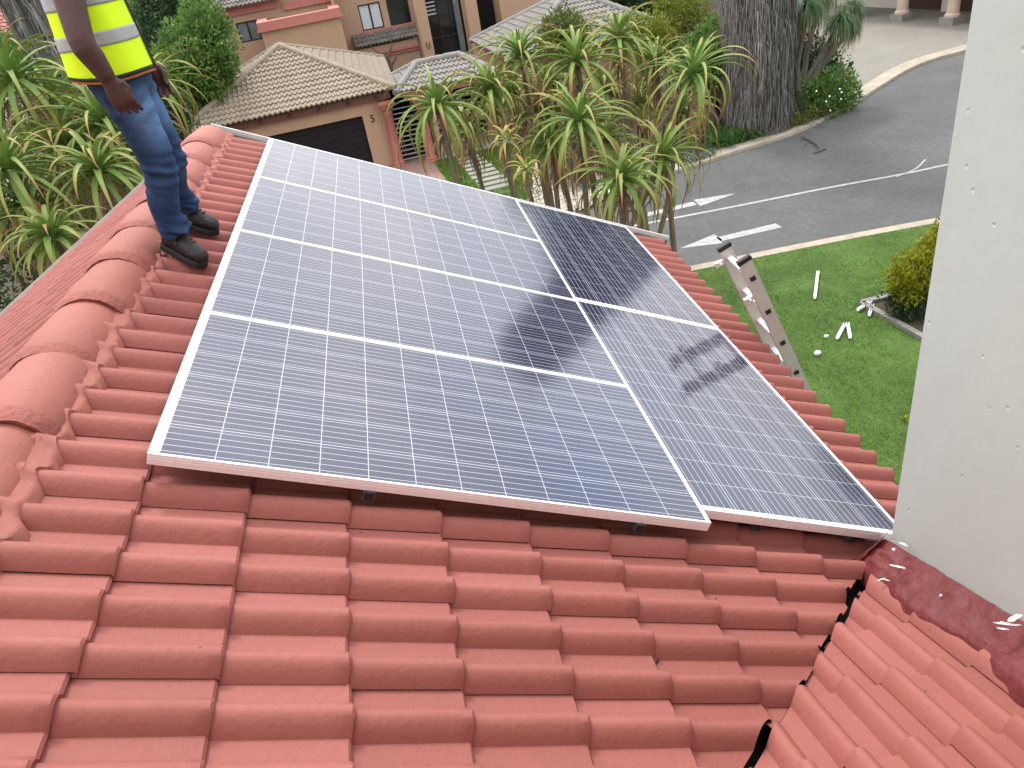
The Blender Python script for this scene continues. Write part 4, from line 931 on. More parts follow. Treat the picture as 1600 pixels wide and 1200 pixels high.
# house number on the garage wall
def text(body, size, loc, rotm, m, par, name, ext=.01):
    cu = bpy.data.curves.new(name, 'FONT'); cu.body = body; cu.size = size; cu.extrude = ext; cu.align_x = 'CENTER'; cu.align_y = 'CENTER'
    o = bpy.data.objects.new('tmp_text', cu); COL.objects.link(o); dg = bpy.context.evaluated_depsgraph_get(); me = bpy.data.meshes.new_from_object(o.evaluated_get(dg)); bpy.data.objects.remove(o); bpy.data.curves.remove(cu)
    t = bpy.data.objects.new(name, me); COL.objects.link(t); me.materials.clear(); me.materials.append(m); t.parent = par; t.matrix_local = Matrix.Translation(V(loc) - wloc(par)) @ rotm; return t
rt = Matrix((HA, V((0, 0, 1)), -HB)).transposed().to_4x4()
text('5', .34, LH(-.45, .185, 1.72), rt, M['frame_dark'], oh, 'house_number')
# balcony box in front of the upper floor
hpart('balcony_wall', 'brown_wall', (-3.44, -.30, 7.7, 7.95, 0, 4.28), (-3.44, -3.19, 7.95, 9.9, 0, 4.28), (-.55, -.30, 7.95, 9.9, 0, 4.28))
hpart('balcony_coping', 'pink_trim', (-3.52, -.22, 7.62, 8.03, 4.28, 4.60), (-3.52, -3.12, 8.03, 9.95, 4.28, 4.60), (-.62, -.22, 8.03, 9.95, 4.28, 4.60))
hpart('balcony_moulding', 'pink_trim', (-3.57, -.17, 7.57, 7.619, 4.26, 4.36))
hpart('balcony_floor', 'slab', (-3.18, -.56, 7.96, 9.9, 4.0, 4.1))
# upper floor walls around the window openings
def wall_with(holes, a0, a1, z0, z1, b0, b1, m='brown_wall'):
    xs = sorted({a0, a1, *[h[0] for h in holes], *[h[1] for h in holes]}); mb = MB()
    for x0_, x1_ in zip(xs, xs[1:]):
        cuts = sorted([(h[2], h[3]) for h in holes if h[0] <= x0_ and h[1] >= x1_]); z = z0
        for c0, c1 in cuts: hb(mb, x0_, x1_, b0, b1, z, c0); z = c1
        hb(mb, x0_, x1_, b0, b1, z, z1)
    return mb.build('wall', M[m], oh, smooth=0)
W1, W2, W3 = (-4.44, -3.55, 3.80, 4.57), (.65, 1.60, 3.32, 4.34), (1.88, 2.82, 3.30, 4.62)
wall_with([W1], -4.88, -.55, 0, 5.2, 10.0, 10.25); wall_with([W2, W3], -.55, 2.95, 0, 5.6, 10.0, 10.25)
hpart('wall', 'brown_wall', (-4.88, -4.6, 10.25, 16, 0, 5.2), (-.4, -.3, 9.2, 10, 2.5, 5.6))
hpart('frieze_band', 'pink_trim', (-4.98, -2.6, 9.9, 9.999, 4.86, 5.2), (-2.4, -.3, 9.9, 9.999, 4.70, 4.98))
ue0, ue1 = LH(-5.25, 9.55, 5.18), LH(-2.3, 9.55, 5.18)
hip_face(ue0, ue1, [LH(-3.2, 12.5, 6.4)], 'dark_tile', oh, cl=.3); hip_caps([(LH(-3.2, 12.5, 6.4), ue0)], 'dark_tile', oh, .1)
hip_face(LH(-2.3, 9.6, 5.6), LH(7, 9.6, 5.6), [LH(-2.3, 12.5, 6.9), LH(7, 12.5, 6.9)], 'dark_tile', oh, cl=.3)
def window(Wn, curtain, mull=True, sill=True):
    a0, a1, z0, z1 = Wn; f = MB(); t = .05
    for b in ((a0, a1, z0, z0 + t), (a0, a1, z1 - t, z1), (a0, a0 + t, z0 + t, z1 - t), (a1 - t, a1, z0 + t, z1 - t)) + ((((a0 + a1) / 2 - t * .7, (a0 + a1) / 2 + t * .7, z0 + t, z1 - t),) if mull else ()):
        hb(f, b[0], b[1], 10.05, 10.11, b[2], b[3])
    o = f.build('window', M['frame_dark'], oh, smooth=0)
    p = MB(); hb(p, a0 + .02, a1 - .02, 10.08, 10.09, z0 + .02, z1 - .02); p.build('pane', M[curtain], o, smooth=0)
    if sill:
        s_ = MB(); hb(s_, a0 - .06, a1 + .06, 9.88, 9.999, z0 - .17, z0 - .01); s_.build('sill', M['pink_trim'], o, smooth=0)
window(W1, 'curtain_grey', sill=False); window(W2, 'curtain'); window(W3, 'glass', mull=False)
# little lean-to roof under those windows
hip_face(LH(.1, 9.0, 2.85), LH(2.85, 9.0, 2.85), [LH(.1, 9.95, 3.22), LH(2.85, 9.95, 3.22)], 'dark_tile', oh, cl=.28)
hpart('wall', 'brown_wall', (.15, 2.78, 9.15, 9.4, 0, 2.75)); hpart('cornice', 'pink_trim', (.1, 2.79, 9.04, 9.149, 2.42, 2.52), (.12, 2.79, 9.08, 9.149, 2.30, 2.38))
# glazed entrance between two tall piers
for a0, a1 in ((2.80, 3.24), (4.88, 5.38)):
    p = hpart('entrance_pier', 'brown_wall', (a0, a1, 8.0, 8.5, 0, 5.8))
    mb = MB(); za = 2.55 if a0 < 3 else 2.15; mb.tube([LH((a0 + a1) / 2 - .06, 7.95, za + .1), LH((a0 + a1) / 2 - .06, 7.93, za - .1), LH((a0 + a1) / 2, 7.92, za - .15), LH((a0 + a1) / 2 + .06, 7.93, za - .1), LH((a0 + a1) / 2 + .06, 7.95, za + .1)], .016, 6); mb.build('wall_lamp', M['frame_dark'], p)
gl = hpart('entrance_glazing', 'glass', (3.24, 4.88, 8.9, 8.92, 0, 5.8))
mb = MB()
for a in (3.26, 3.80, 4.30, 4.82): hb(mb, a, a + .05, 8.84, 8.899, 0, 5.8)
for z in (1.2, 2.6, 3.4): hb(mb, 3.24, 4.88, 8.83, 8.839, z, z + .07)
mb.build('glazing_bars', M['frame_dark'], gl, smooth=0)
hpart('inner_post', 'curtain_grey', (4.50, 4.72, 8.6, 8.82, 0, 5.8)); mb = MB()
for k in range(14): hb(mb, 3.3, 3.75, 8.80, 8.815, 3.55 + k * .15, 3.60 + k * .15)
mb.build('blind_slats', M['slat'], gl, smooth=0)
hpart('recess_wall', 'dark_void', (5.38, 6.55, 9.4, 9.6, 0, 5.8)); hpart('wall', 'brown_wall', (6.55, 10.4, 8.2, 8.5, 0, 5.8), (6.4, 6.549, 8.2, 9.4, 0, 5.8)); hpart('sill', 'pink_trim', (6.25, 6.399, 8.1, 8.5, 2.5, 2.75))
hpart('rear_wall', 'brown_wall', (-4.5, 10.3, 15.7, 16, 0, 5.6))
# entrance gate roof and its slatted screens
ge = [LH(.45, -.25, 2.42), LH(3.95, -.25, 2.36), LH(3.95, 2.6, 2.40), LH(.45, 2.6, 2.42)]; gr0, gr1 = LH(1.5, 1.2, 2.95), LH(3.0, 1.2, 2.95)
hip_face(ge[0], ge[1], [gr0, gr1], 'grey_tile', oh); hip_face(ge[2], ge[3], [gr1, gr0], 'grey_tile', oh); hip_face(ge[3], ge[0], [gr0], 'grey_tile', oh); hip_face(ge[1], ge[2], [gr1], 'grey_tile', oh)
hip_caps([(gr0, ge[0]), (gr0, ge[3]), (gr1, ge[1]), (gr1, ge[2]), (gr0, gr1)], 'grey_tile', oh, .12)
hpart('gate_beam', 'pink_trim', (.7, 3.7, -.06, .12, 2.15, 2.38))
hpart('gate_recess', 'dark_void', (.15, 3.8, 2.4, 2.5, 0, 2.35))
for a0, a1, b_, nm in ((.2, 1.4, .28, 12), (1.85, 3.6, 1.55, 12)):
    g = hpart('slatted_gate', 'frame_dark', (a0, a0 + .05, b_, b_ + .05, 0, 1.95), (a1 - .05, a1, b_, b_ + .05, 0, 1.95)); mb = MB()
    for k in range(nm): hb(mb, a0 + .05, a1 - .05, b_ + .01, b_ + .03, .12 + k * .155, .155 + k * .155)
    mb.build('slats', M['slat'], g, smooth=0)
hpart('step', 'slab', (1.7, 3.7, 1.1, 1.5, 0, .16)); hpart('wall', 'brown_wall', (3.6, 4.9, 1.2, 1.5, 0, 2.3))
# right wing with the large hip roof
rf = [LH(4.5, -.2, 2.6), LH(10.3, -.2, 2.6), LH(10.3, 6.2, 2.6), LH(4.5, 6.2, 2.6)]; ra = LH(7.75, 2.9, 4.02)
for i in range(4): hip_face(rf[i], rf[(i + 1) % 4], [ra], 'grey_tile', oh)
hip_caps([(ra, p) for p in rf], 'grey_tile', oh, .12)
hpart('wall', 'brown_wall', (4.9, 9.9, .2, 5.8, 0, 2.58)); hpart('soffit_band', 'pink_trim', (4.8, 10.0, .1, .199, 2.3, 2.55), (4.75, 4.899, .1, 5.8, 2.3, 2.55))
# leafless climber on the wall behind the garage
rb = empty('bare_climber', LH(1.25, 8.6, .085), 'leafless dark branching shrub against the wall under the upper windows', 'shrub'); mb = MB()
mb.tube([LH(1.2, 8.6, .085), LH(1.25, 8.6, 1.2), LH(1.35, 8.65, 1.9), LH(1.3, 8.65, 2.3)], [.09, .08, .07, .06], 8); mb.build('stem', M['twig'], rb)
for pts in ([(1.3, 8.65, 2.3), (.9, 8.6, 2.6), (.6, 8.6, 3.0)], [(1.3, 8.65, 2.3), (1.6, 8.7, 2.7), (1.7, 8.8, 3.4)], [(1.35, 8.65, 1.9), (1.7, 8.6, 2.3), (2.1, 8.6, 2.5)]):
    mb = MB(); mb.tube([LH(*p) for p in pts], [.045, .03, .015], 6); mb.build('branch', M['twig'], rb)
# front yard: paving, lawn strips, stepping stones
z0 = .0
def yard(name, q, z, m): return sheet(name, [(LH(a, b, 0).x, LH(a, b, 0).y) for a, b in q], H + z, M[m])
yard('brick_paving', [(-6.5, -8), (1.15, -8), (1.15, .3), (-6.5, .3)], .09, 'brick')
yard('front_lawn', [(1.15, -7.5), (5.2, -7.5), (5.2, -.5), (1.15, -.5)], .082, 'grass_base')
yard('paved_landing', [(1.15, -.5), (4.2, -.5), (4.2, 2), (1.15, 2)], .088, 'slab')
mb = MB()
for _ in range(14000):
    a_, b_ = random.uniform(1.2, 5.1), random.uniform(-6.5, -.55)
    if 1.85 < a_ < 2.75 and (b_ * 2.1) % 1 > .35: continue
    p = LH(a_, b_, .082); az = random.uniform(0, 6.28); s_ = V((math.cos(az), math.sin(az), 0)) * .014; mb.tone = random.uniform(.05, .6)
    mb.face(mb.vert(p - s_), mb.vert(p + s_), mb.vert(p + V((random.uniform(-.05, .05), random.uniform(-.05, .05), random.uniform(.04, .08)))))
tag(mb.build('front_lawn_grass', M['grass'], None, smooth=0, fixn=False), 'dark green grass round the stepping stones of the opposite house', 'grass', kind='stuff')
ords = ['first', 'second', 'third', 'fourth', 'fifth', 'sixth', 'seventh', 'eighth', 'ninth']
for k in range(9):
    b_ = -.98 - k * .46; mb = MB(); j = random.uniform(-.03, .03)
    hb(mb, 1.90 + j, 2.72 + j + k * .015, b_ - .30, b_, .06, .112)
    tag(mb.build('stepping_stone', M['slab'], None, smooth=0), ords[k] + ' stepping stone counted from the slatted gate of the tan house', 'stepping stone', 'stepping stones across the front lawn')
# low garden wall with coped pillar
gw = empty('garden_wall', LH(8, -4, 0), 'low terracotta garden wall with a coped end pillar behind the middle aloes', 'wall')
def gpart(n, m, *bx):
    mb = MB()
    for b in bx: hb(mb, *b)
    mb.build(n, M[m], gw, smooth=0)
gpart('pillar', 'brown_wall', (7.35, 8.15, -4.15, -3.75, 0, 1.22)); gpart('pillar_cap', 'pink_trim', (7.27, 8.23, -4.23, -3.67, 1.22, 1.42)); gpart('wall_panel', 'brown_wall', (8.15, 12.2, -4.02, -3.85, 0, 1.15)); gpart('wall_coping', 'pink_trim', (8.235, 12.2, -4.08, -3.8, 1.15, 1.28)); gpart('pillar', 'pink_trim', (8.95, 9.25, -4.12, -3.75, 0, 1.148))
# the house behind the driveway
dh = empty('driveway_house', V((25.5, 31, zg)), 'cream house with round columns and brown garage doors at the end of the driveway', 'house')
ct = V((.235, -.972, 0)).normalized(); cn = V((.972, .235, 0)); c0 = V((23.5, 31.4, zg))
def DH(a, b, z): return c0 + ct * a + cn * b + V((0, 0, z))
for a in (-2.6, 0, 2.55, 5.1):
    mb = MB(); c = DH(a, 0, 0); mb.box(a - .34, a + .34, -.34, .34, 0, .28, DH); mb.build('column_base', M['slab'], dh, smooth=0)
    mb = MB(); mb.lathe(c, [(.30, .281), (.30, .36), (.24, .42), (.235, 1.2), (.21, 2.5), (.28, 2.6), (.28, 2.7)], 20); mb.build('column', M['col_cream'], dh, smooth=40)
def dpart(n, m, *bx):
    mb = MB()
    for b in bx: mb.box(*b, fn=DH)
    return mb.build(n, M[m], dh, smooth=0)
dpart('wall', 'wall_cream', (-6, -2.0, 2.0, 2.3, 0, 3), (.35, .95, 1.9, 2.3, 0, 3), (3.2, 4.4, 1.9, 2.3, 0, 3), (4.4, 12, 1.6, 1.9, 0, 3), (-2, 3.2, 2.0, 2.3, 2.3, 3))
dpart('garage_door', 'brown_door', (-2.0, .35, 2.15, 2.2, 0, 2.3)); dpart('garage_door', 'brown_door', (.95, 3.2, 2.15, 2.2, 0, 2.3))
dpart('porch_beam', 'wall_cream', (-6, 12, -.3, .3, 2.7, 3.05))
e0, e1 = DH(-6.5, -.7, 3.0), DH(12.5, -.7, 3.0); hip_face(e0, e1, [DH(-6.5, 4, 4.6), DH(12.5, 4, 4.6)], 'tan_tile', dh, cl=.33, rp=.3, seg=4)
spk = DH(5.6, .4, 0); mb = MB(); crown(mb, [(spk + V((0, 0, .9)), .6), (spk + V((0, 0, 1.7)), .45)], 1800, .25); tag(mb.build('dark_potted_shrub', M['leaf_blue'], None, smooth=0, fixn=False), 'dark bluish shrub by the right column of the cream driveway house', 'shrub')
# red roofed neighbour at the far left
nh = empty('red_roofed_house', at(20, 80, 34), 'white house with a red tiled roof at the far left edge behind the bushes', 'house')
p0 = at(-60, 66, 34); p1 = at(52, 70, 34); q0 = at(-50, 40, 39); q1 = at(40, 44, 39); zr = (p0.z + p1.z) / 2; zq = zr + 1.5
hip_face(V((p0.x, 34, zr)), V((p1.x + .3, 34, zr)), [V((p0.x, 39, zq)), V((p1.x, 39, zq))], 'red_tile', nh, cl=.4, rp=.3, seg=4)
mb = MB(); mb.box(p0.x, p1.x - .1, 34.5, 43, H, zr - .05); mb.build('wall', M['white_paint'], nh, smooth=0)
mb = MB(); a = at(70, 88, 31); mb.box(a.x - 8, a.x + 1.2, 31, 31.3, H, a.z + .1); tag(mb.build('boundary_wall', M['wall_cream'], None, smooth=0), 'pale boundary wall between the leaning palm trunk and the red roofed house', 'wall')

# ------------------------------------------------------------------ ladder leaning on the right eave
T1 = V((2.836, 2.05, -.848)); ld = V((.335, 0, -.809)).normalized(); lw = .34
foot = T1 + ld * ((H + .1 - T1.z) / ld.z)
lad = empty('ladder', foot + V((0, lw / 2, 0)), 'aluminium ladder with black end caps leaning against the right eave', 'ladder')
ln_ = V((-ld.z, 0, ld.x)); ln_ = ln_ if ln_.x > 0 else -ln_
for s_, (y, ex) in enumerate(((2.05, 0.0), (2.05 + lw, -.05))):
    mb = MB(); top = V((T1.x, y, T1.z)) - ld * ex; bot = V((foot.x, y, foot.z))
    c = [(-.013, -.042), (.013, -.042), (.013, .042), (-.013, .042)]
    mb.rings([[top + V((0, a, 0)) + ln_ * b for a, b in c], [bot + V((0, a, 0)) + ln_ * b for a, b in c]]); st = mb.build('stile', M['alu_tan'], lad, smooth=0)
    mb = MB(); c = [(-.016, -.046), (.016, -.046), (.016, .046), (-.016, .046)]
    mb.rings([[top - ld * .022 + V((0, a * .8, 0)) + ln_ * b * .9 for a, b in c], [top - ld * .018 + V((0, a, 0)) + ln_ * b for a, b in c], [top + ld * .008 + V((0, a, 0)) + ln_ * b for a, b in c]]); mb.build('end_cap', M['black'], st, smooth=0)
    if s_ == 0:
        for k in range(19):
            p = T1 + ld * (.135 + .28 * k) + V((0, -.0145, 0)); mb = MB(); mb.bar(p, p + V((0, -.004, 0)), .034, .030, up=tuple(ld)); mb.build('rung_end', M['black'], st, smooth=0)
for k in range(19):
    p = T1 + ld * (.135 + .28 * k) + V((0, .0135, 0)); mb = MB(); mb.bar(p, p + V((0, lw - .027, 0)), .034, .034, up=tuple(ld)); mb.build('rung', M['alu_white'], lad, smooth=0)
for k, y in ((0, 2.05 + lw), (1, 2.05)):
    p = V((T1.x, y - .02, T1.z)) + ld * (.12 + .13 * k) - ln_ * .05; mb = MB(); mb.bar(p, p - ln_ * .05, .022, .03); mb.bar(p - ln_ * .05 + ld * .02, p - ln_ * .05 - ld * .02, .02, .014); mb.tube([p - ln_ * .025 + V((0, -.03, 0)), p - ln_ * .025 + V((0, .03, 0))], .009, 8); mb.build('latch', M['alu'], lad, smooth=0)

# ------------------------------------------------------------------ the worker
def roofpt(px, py, n):
    d = V(ray(px, py)); nn = ND; P0 = RW(0, 0, n); return V(CAM_C) + d * ((P0 - V(CAM_C)).dot(nn) / d.dot(nn))
def apply_mods(o):
    dg = bpy.context.evaluated_depsgraph_get(); me = bpy.data.meshes.new_from_object(o.evaluated_get(dg)); old = o.data; o.modifiers.clear(); o.data = me; bpy.data.meshes.remove(old); me.name = o.name
def remesh(o, vox, sm=6, fac=.5):
    r = o.modifiers.new('r', 'REMESH'); r.mode = 'VOXEL'; r.voxel_size = vox; r.use_smooth_shade = True
    s_ = o.modifiers.new('s', 'SMOOTH'); s_.iterations = sm; s_.factor = fac; apply_mods(o); return o
AZF = R(6); PF = V((math.cos(AZF), math.sin(AZF), 0)); PLft = V((-PF.y, PF.x, 0)); ZU = V((0, 0, 1))
SOLE = -.083
toeN, toeF = roofpt(322, 420, SOLE), roofpt(343, 368, SOLE)
hN = V((math.cos(R(-32)), math.sin(R(-32)), 0)); hF = V((math.cos(R(-12)), math.sin(R(-12)), 0))
def onplane(h): h = h - ND * h.dot(ND); return h.normalized()
hN, hF = onplane(hN), onplane(hF)
ankN = toeN - hN * .185 + ND * .02; ankF = toeF - hF * .185 + ND * .02
hipC = V((-.185, 1.775, .84))
hipN = hipC - PLft * .088 + V((.0, 0, -.02)); hipF = hipC + PLft * .088 + V((0, 0, -.02))
kneeN = hipN.lerp(ankN, .50) + PF * .045 + V((0, 0, .01)); kneeF = hipF.lerp(ankF, .50) + PF * .05 + V((0, 0, .01))
person = empty('person', (toeN + toeF) / 2 - hN * .15, 'worker in a yellow reflective vest, blue jeans and dark boots standing on the ridge', 'person')
def ell(m, secs, n=20, axis2=None):
    """secs: (centre, half-width vec, half-depth vec)"""
    m.rings([[V(c) + a * math.cos(2 * math.pi * k / n) + b * math.sin(2 * math.pi * k / n) for k in range(n)] for c, a, b in secs])
def limb(m, pts, rad, n=14): m.tube(pts, rad, n)
def curve(pts, n):
    r = []
    for i in range(len(pts) - 1):
        a, b, c, d = pts[max(i - 1, 0)], pts[i], pts[i + 1], pts[min(i + 2, len(pts) - 1)]
        for k in range(n):
            t = k / n
            f = lambda p, q, s_, u: .5 * ((2 * q) + (s_ - p) * t + (2 * p - 5 * q + 4 * s_ - u) * t * t + (u - p - 3 * s_ + 3 * q) * t ** 3)
            r.append(f(a, b, c, d))
    return r + [pts[-1]]
# body
wst = hipC + V((-.005, 0, .13)); chest = hipC + V((-.015, 0, .36)); shc = hipC + V((-.02, 0, .50)); nk = hipC + V((-.01, 0, .565)); head = hipC + PF * .035 + V((0, 0, .70))
B_ = MB()
ell(B_, [(hipC - ZU * .09, PLft * .13, PF * .10), (hipC, PLft * .155, PF * .115), (wst, PLft * .135, PF * .10), (hipC + V((-.01, 0, .25)), PLft * .145, PF * .11), (chest, PLft * .16, PF * .12), (shc - ZU * .03, PLft * .155, PF * .10), (shc + ZU * .03, PLft * .09, PF * .07), (nk, PLft * .055, PF * .058)])
limb(B_, [nk - ZU * .06, nk + PF * .01, head - ZU * .05], [.06, .055, .058])
ell(B_, [(head + PF * .02 - ZU * .115, PLft * .03, PF * .035), (head + PF * .02 - ZU * .09, PLft * .052, PF * .06), (head + PF * .012 - ZU * .05, PLft * .066, PF * .082), (head, PLft * .073, PF * .093), (head + ZU * .05, PLft * .074, PF * .096), (head + ZU * .09, PLft * .06, PF * .08), (head + ZU * .115, PLft * .03, PF * .04)], 24)
fc = head + PF * .09
limb(B_, [fc + ZU * .015, fc + PF * .014 - ZU * .01, fc + PF * .022 - ZU * .03], [.008, .012, .016], 10)              # nose
limb(B_, [fc - PF * .004 - ZU * .062 + PLft * .022, fc + PF * .008 - ZU * .06, fc - PF * .004 - ZU * .062 - PLft * .022], [.006, .011, .006], 10)   # lips
limb(B_, [fc - PF * .012 + ZU * .028 + PLft * .045, fc + PF * .002 + ZU * .03, fc - PF * .012 + ZU * .028 - PLft * .045], [.008, .010, .008], 10)  # brow
for s_ in (1, -1):
    e_ = head + PLft * .073 * s_ - PF * .005; limb(B_, [e_ - ZU * .035, e_ + PLft * s_ * .012, e_ + ZU * .03], [.010, .017, .012], 10)
for hp, kn, an in ((hipN, kneeN, ankN), (hipF, kneeF, ankF)):
    limb(B_, curve([hp + ZU * .02, hp.lerp(kn, .5) + PF * .012, kn, kn.lerp(an, .35) - PF * .02, an + ND * .10, an + ND * .03], 3), list(np.interp(np.linspace(0, 1, 16), [0, .2, .45, .6, .85, 1], [.083, .075, .055, .054, .04, .042])))
# right arm hanging in front of the thigh, left arm hanging on the far side
shN = shc - PLft * .185 + V((.01, 0, -.02)); elN = V((-.165, 1.44, 1.015)); wrN = V((-.128, 1.445, .872))
shF = shc + PLft * .185 + V((.01, 0, -.02)); elF = shF + V((-.01, .045, -.27)); wrF = elF + PF * .11 + V((.015, -.02, -.20))
def arm(m, sh, el, wr, hd, nd):
    K = 1.2
    limb(m, curve([sh + (shc - sh) * .35, sh, sh.lerp(el, .5), el, el.lerp(wr, .4), wr], 3), list(np.interp(np.linspace(0, 1, 16), [0, .2, .4, .6, .8, 1], [.06, .066, .057, .049, .047, .033])))
    # palm: hd = hand direction, nd = palm-to-back normal, sd = across the knuckles, towards the thumb
    sd = hd.cross(nd).normalized(); sd = sd if sd.dot(PF) > 0 else -sd; pw = .039 * K
    ell(m, [(wr - hd * .01, sd * .030, nd * .024), (wr + hd * .024, sd * .035, nd * .022), (wr + hd * .066, sd * pw, nd * .021), (wr + hd * .100, sd * .047, nd * .019), (wr + hd * .112, sd * .042, nd * .012)], 14)
    for i, (off_, ln, cur) in enumerate(((.030, .068, .55), (.010, .076, .68), (-.010, .070, .78), (-.029, .055, .85))):
        off_ *= K; ln *= K; p = wr + hd * .092 + sd * off_; d = (hd + sd * off_ * 1.6).normalized(); pts = [p]; rd = [.0112]
        for q, (f, r) in enumerate(((.45, .0108), (.30, .0098), (.25, .0084))):
            d = (d - nd * math.tan(cur * (.5, .8, .55)[q])).normalized(); p = p + d * ln * f; pts.append(p); rd.append(r)
        limb(m, pts, rd, 8)
    p = wr + hd * .026 + sd * .030; d = (hd * .9 + sd * .28 - nd * .35).normalized(); pts = [p, p + d * .042]; d2 = (hd * .95 - nd * .4 - sd * .25).normalized(); pts += [pts[-1] + d2 * .034, pts[-1] + d2 * .034 + (hd - nd * .5).normalized() * .026]
    limb(m, pts, [.018, .015, .0125, .010], 8)
hdN = V((.20, .08, -.96)).normalized(); ndN = (-PLft - hdN * (-PLft).dot(hdN)).normalized()
arm(B_, shN, elN, wrN, hdN, ndN); hdF = V((.15, -.05, -.98)).normalized(); ndF = (PLft - hdF * PLft.dot(hdF)).normalized()
# on the left hand the thumb side is forward too: mirror by flipping the across axis through the normal
arm(B_, shF, elF, wrF, hdF, ndF)
body = remesh(B_.build('body', M['skin'], person, smooth=0), .0052, 5)
# eyes
for s_ in (1, -1):
    mb = MB(); c = head + PF * .083 + PLft * .031 * s_ + ZU * .008; ell(mb, [(c - ZU * .011, PLft * .004, PF * .004), (c - ZU * .006, PLft * .012, PF * .009), (c, PLft * .014, PF * .0115), (c + ZU * .006, PLft * .012, PF * .009), (c + ZU * .011, PLft * .004, PF * .004)], 12); mb.build('eye', M['flower'], body)
    mb = MB(); c = c + PF * .0105; ell(mb, [(c - ZU * .006, PLft * .002, PF * .001), (c, PLft * .0055, PF * .0025), (c + ZU * .006, PLft * .002, PF * .001)], 10); mb.build('iris', M['black'], body)
mb = MB(); hc = head - PF * .012 + ZU * .022
ell(mb, [(hc - ZU * .035, PLft * .0765, PF * .085), (hc + ZU * .02, PLft * .081, PF * .094), (hc + ZU * .06, PLft * .072, PF * .088), (hc + ZU * .09, PLft * .048, PF * .062), (hc + ZU * .103, PLft * .015, PF * .02)], 24); mb.build('hair', M['hair'], person)
# trousers
m = MB()
ell(m, [(hipC - ZU * .10, PLft * .145, PF * .112), (hipC - ZU * .02, PLft * .178, PF * .135), (hipC + ZU * .07, PLft * .172, PF * .128), (hipC + ZU * .12, PLft * .16, PF * .12)], 28)
for hp, kn, an in ((hipN, kneeN, ankN), (hipF, kneeF, ankF)):
    limb(m, curve([hp + ZU * .04, hp.lerp(kn, .45) + PF * .012, kn + PF * .006, kn.lerp(an, .5) - PF * .012, an + ND * .095 + PF * .004], 5), list(np.interp(np.linspace(0, 1, 21), [0, .18, .42, .55, .78, .93, 1], [.100, .095, .077, .073, .068, .070, .073])), 20)
tr = m.build('trousers', M['denim'], person, smooth=0); remesh(tr, .0085, 5)
co = np.zeros(len(tr.data.vertices) * 3); tr.data.vertices.foreach_get('co', co); co = co.reshape(-1, 3); no = np.zeros_like(co.ravel()); tr.data.vertices.foreach_get('normal', no); no = no.reshape(-1, 3); off = np.array(person.location); tone = np.zeros(len(co))
for i in range(len(co)):
    p = V(co[i] + off); zz = p.z
    hem = max(0, 1 - abs(zz - .13) / .13); kn_ = max(0, 1 - abs(zz - .42) / .12); hp_ = max(0, 1 - abs(zz - .74) / .12)
    f = .016 * hem * mnoise.noise(V((p.x * 9, p.y * 9, zz * 42 + p.x * 20))) * 1.6 + .013 * kn_ * mnoise.noise(V((p.x * 7, p.y * 7, zz * 30 + p.x * 12))) * 2 + .007 * hp_ * mnoise.noise(V((p.x * 5 + zz * 14, p.y * 6, zz * 22 - p.x * 14))) * 2 + .007 * mnoise.noise(V((p.x * 12, p.y * 12, p.z * 9)))
    co[i] += no[i] * f
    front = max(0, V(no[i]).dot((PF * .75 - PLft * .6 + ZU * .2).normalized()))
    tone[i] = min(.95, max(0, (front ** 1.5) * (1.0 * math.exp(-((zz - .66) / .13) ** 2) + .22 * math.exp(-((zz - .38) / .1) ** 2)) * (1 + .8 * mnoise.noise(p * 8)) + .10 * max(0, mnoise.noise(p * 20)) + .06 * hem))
tr.data.vertices.foreach_set('co', co.ravel()); a_ = tr.data.attributes.new('tone', 'FLOAT', 'POINT'); a_.data.foreach_set('value', tone); tr.data.update(); tr.data.shade_smooth()
def seam(path, name, mt_): mb = MB(); mb.tube(path, .0035, 6); mb.build(name, M[mt_], tr)
# belt button
mb = MB(); c = hipC + PF * .135 - PLft * .055 + ZU * .055; mb.tube([c, c + PF * .012], .009, 10); mb.build('button', M['alu'], tr)
# shirt under the vest, with short sleeves
m = MB()
ell(m, [(hipC + ZU * .05, PLft * .165, PF * .125), (wst, PLft * .155, PF * .118), (hipC + V((-.01, 0, .25)), PLft * .16, PF * .122), (chest, PLft * .172, PF * .13), (shc - ZU * .03, PLft * .166, PF * .112), (shc + ZU * .035, PLft * .10, PF * .08), (nk - ZU * .01, PLft * .066, PF * .068)], 28)
for sh, el in ((shN, elN), (shF, elF)): limb(m, [sh + (shc - sh) * .4, sh + ZU * .005, sh.lerp(el, .35), sh.lerp(el, .50)], [.062, .068, .064, .066])
remesh(m.build('shirt', M['shirt'], person, smooth=0), .009, 4)
# vest shell and bands
def vest_ring(z, grow=0.0, n=72, front=.06, back=0):
    t = (z - .855) / .50; c = hipC + V((-.012, 0, 0)); c.z = z
    hw_ = np.interp(t, [0, .2, .5, .8, .93, 1.02], [.205, .203, .196, .190, .168, .10]) + grow; hd_ = np.interp(t, [0, .2, .5, .8, .93, 1.02], [.172, .165, .152, .142, .12, .08]) + grow
    pts = []
    for k in range(n + 1):
        a = front + (2 * math.pi - 2 * front) * k / n
        f = 1 + .018 * mnoise.noise(V((math.cos(a) * 2.2, math.sin(a) * 2.2, z * 5))) + .012 * mnoise.noise(V((math.cos(a) * 6, math.sin(a) * 6, z * 4)))
        ca, sa = math.cos(a), math.sin(a); q = (abs(ca) ** 2.5 + abs(sa) ** 2.5) ** (-1 / 2.5)
        dz = -.012 * ca - .006 * math.sin(3 * a) if z < .95 else 0
        pts.append(c + PF * hd_ * ca * q * f + PLft * hw_ * sa * q * f + V((0, 0, dz * max(0, (.97 - z) / .11))))
    return pts
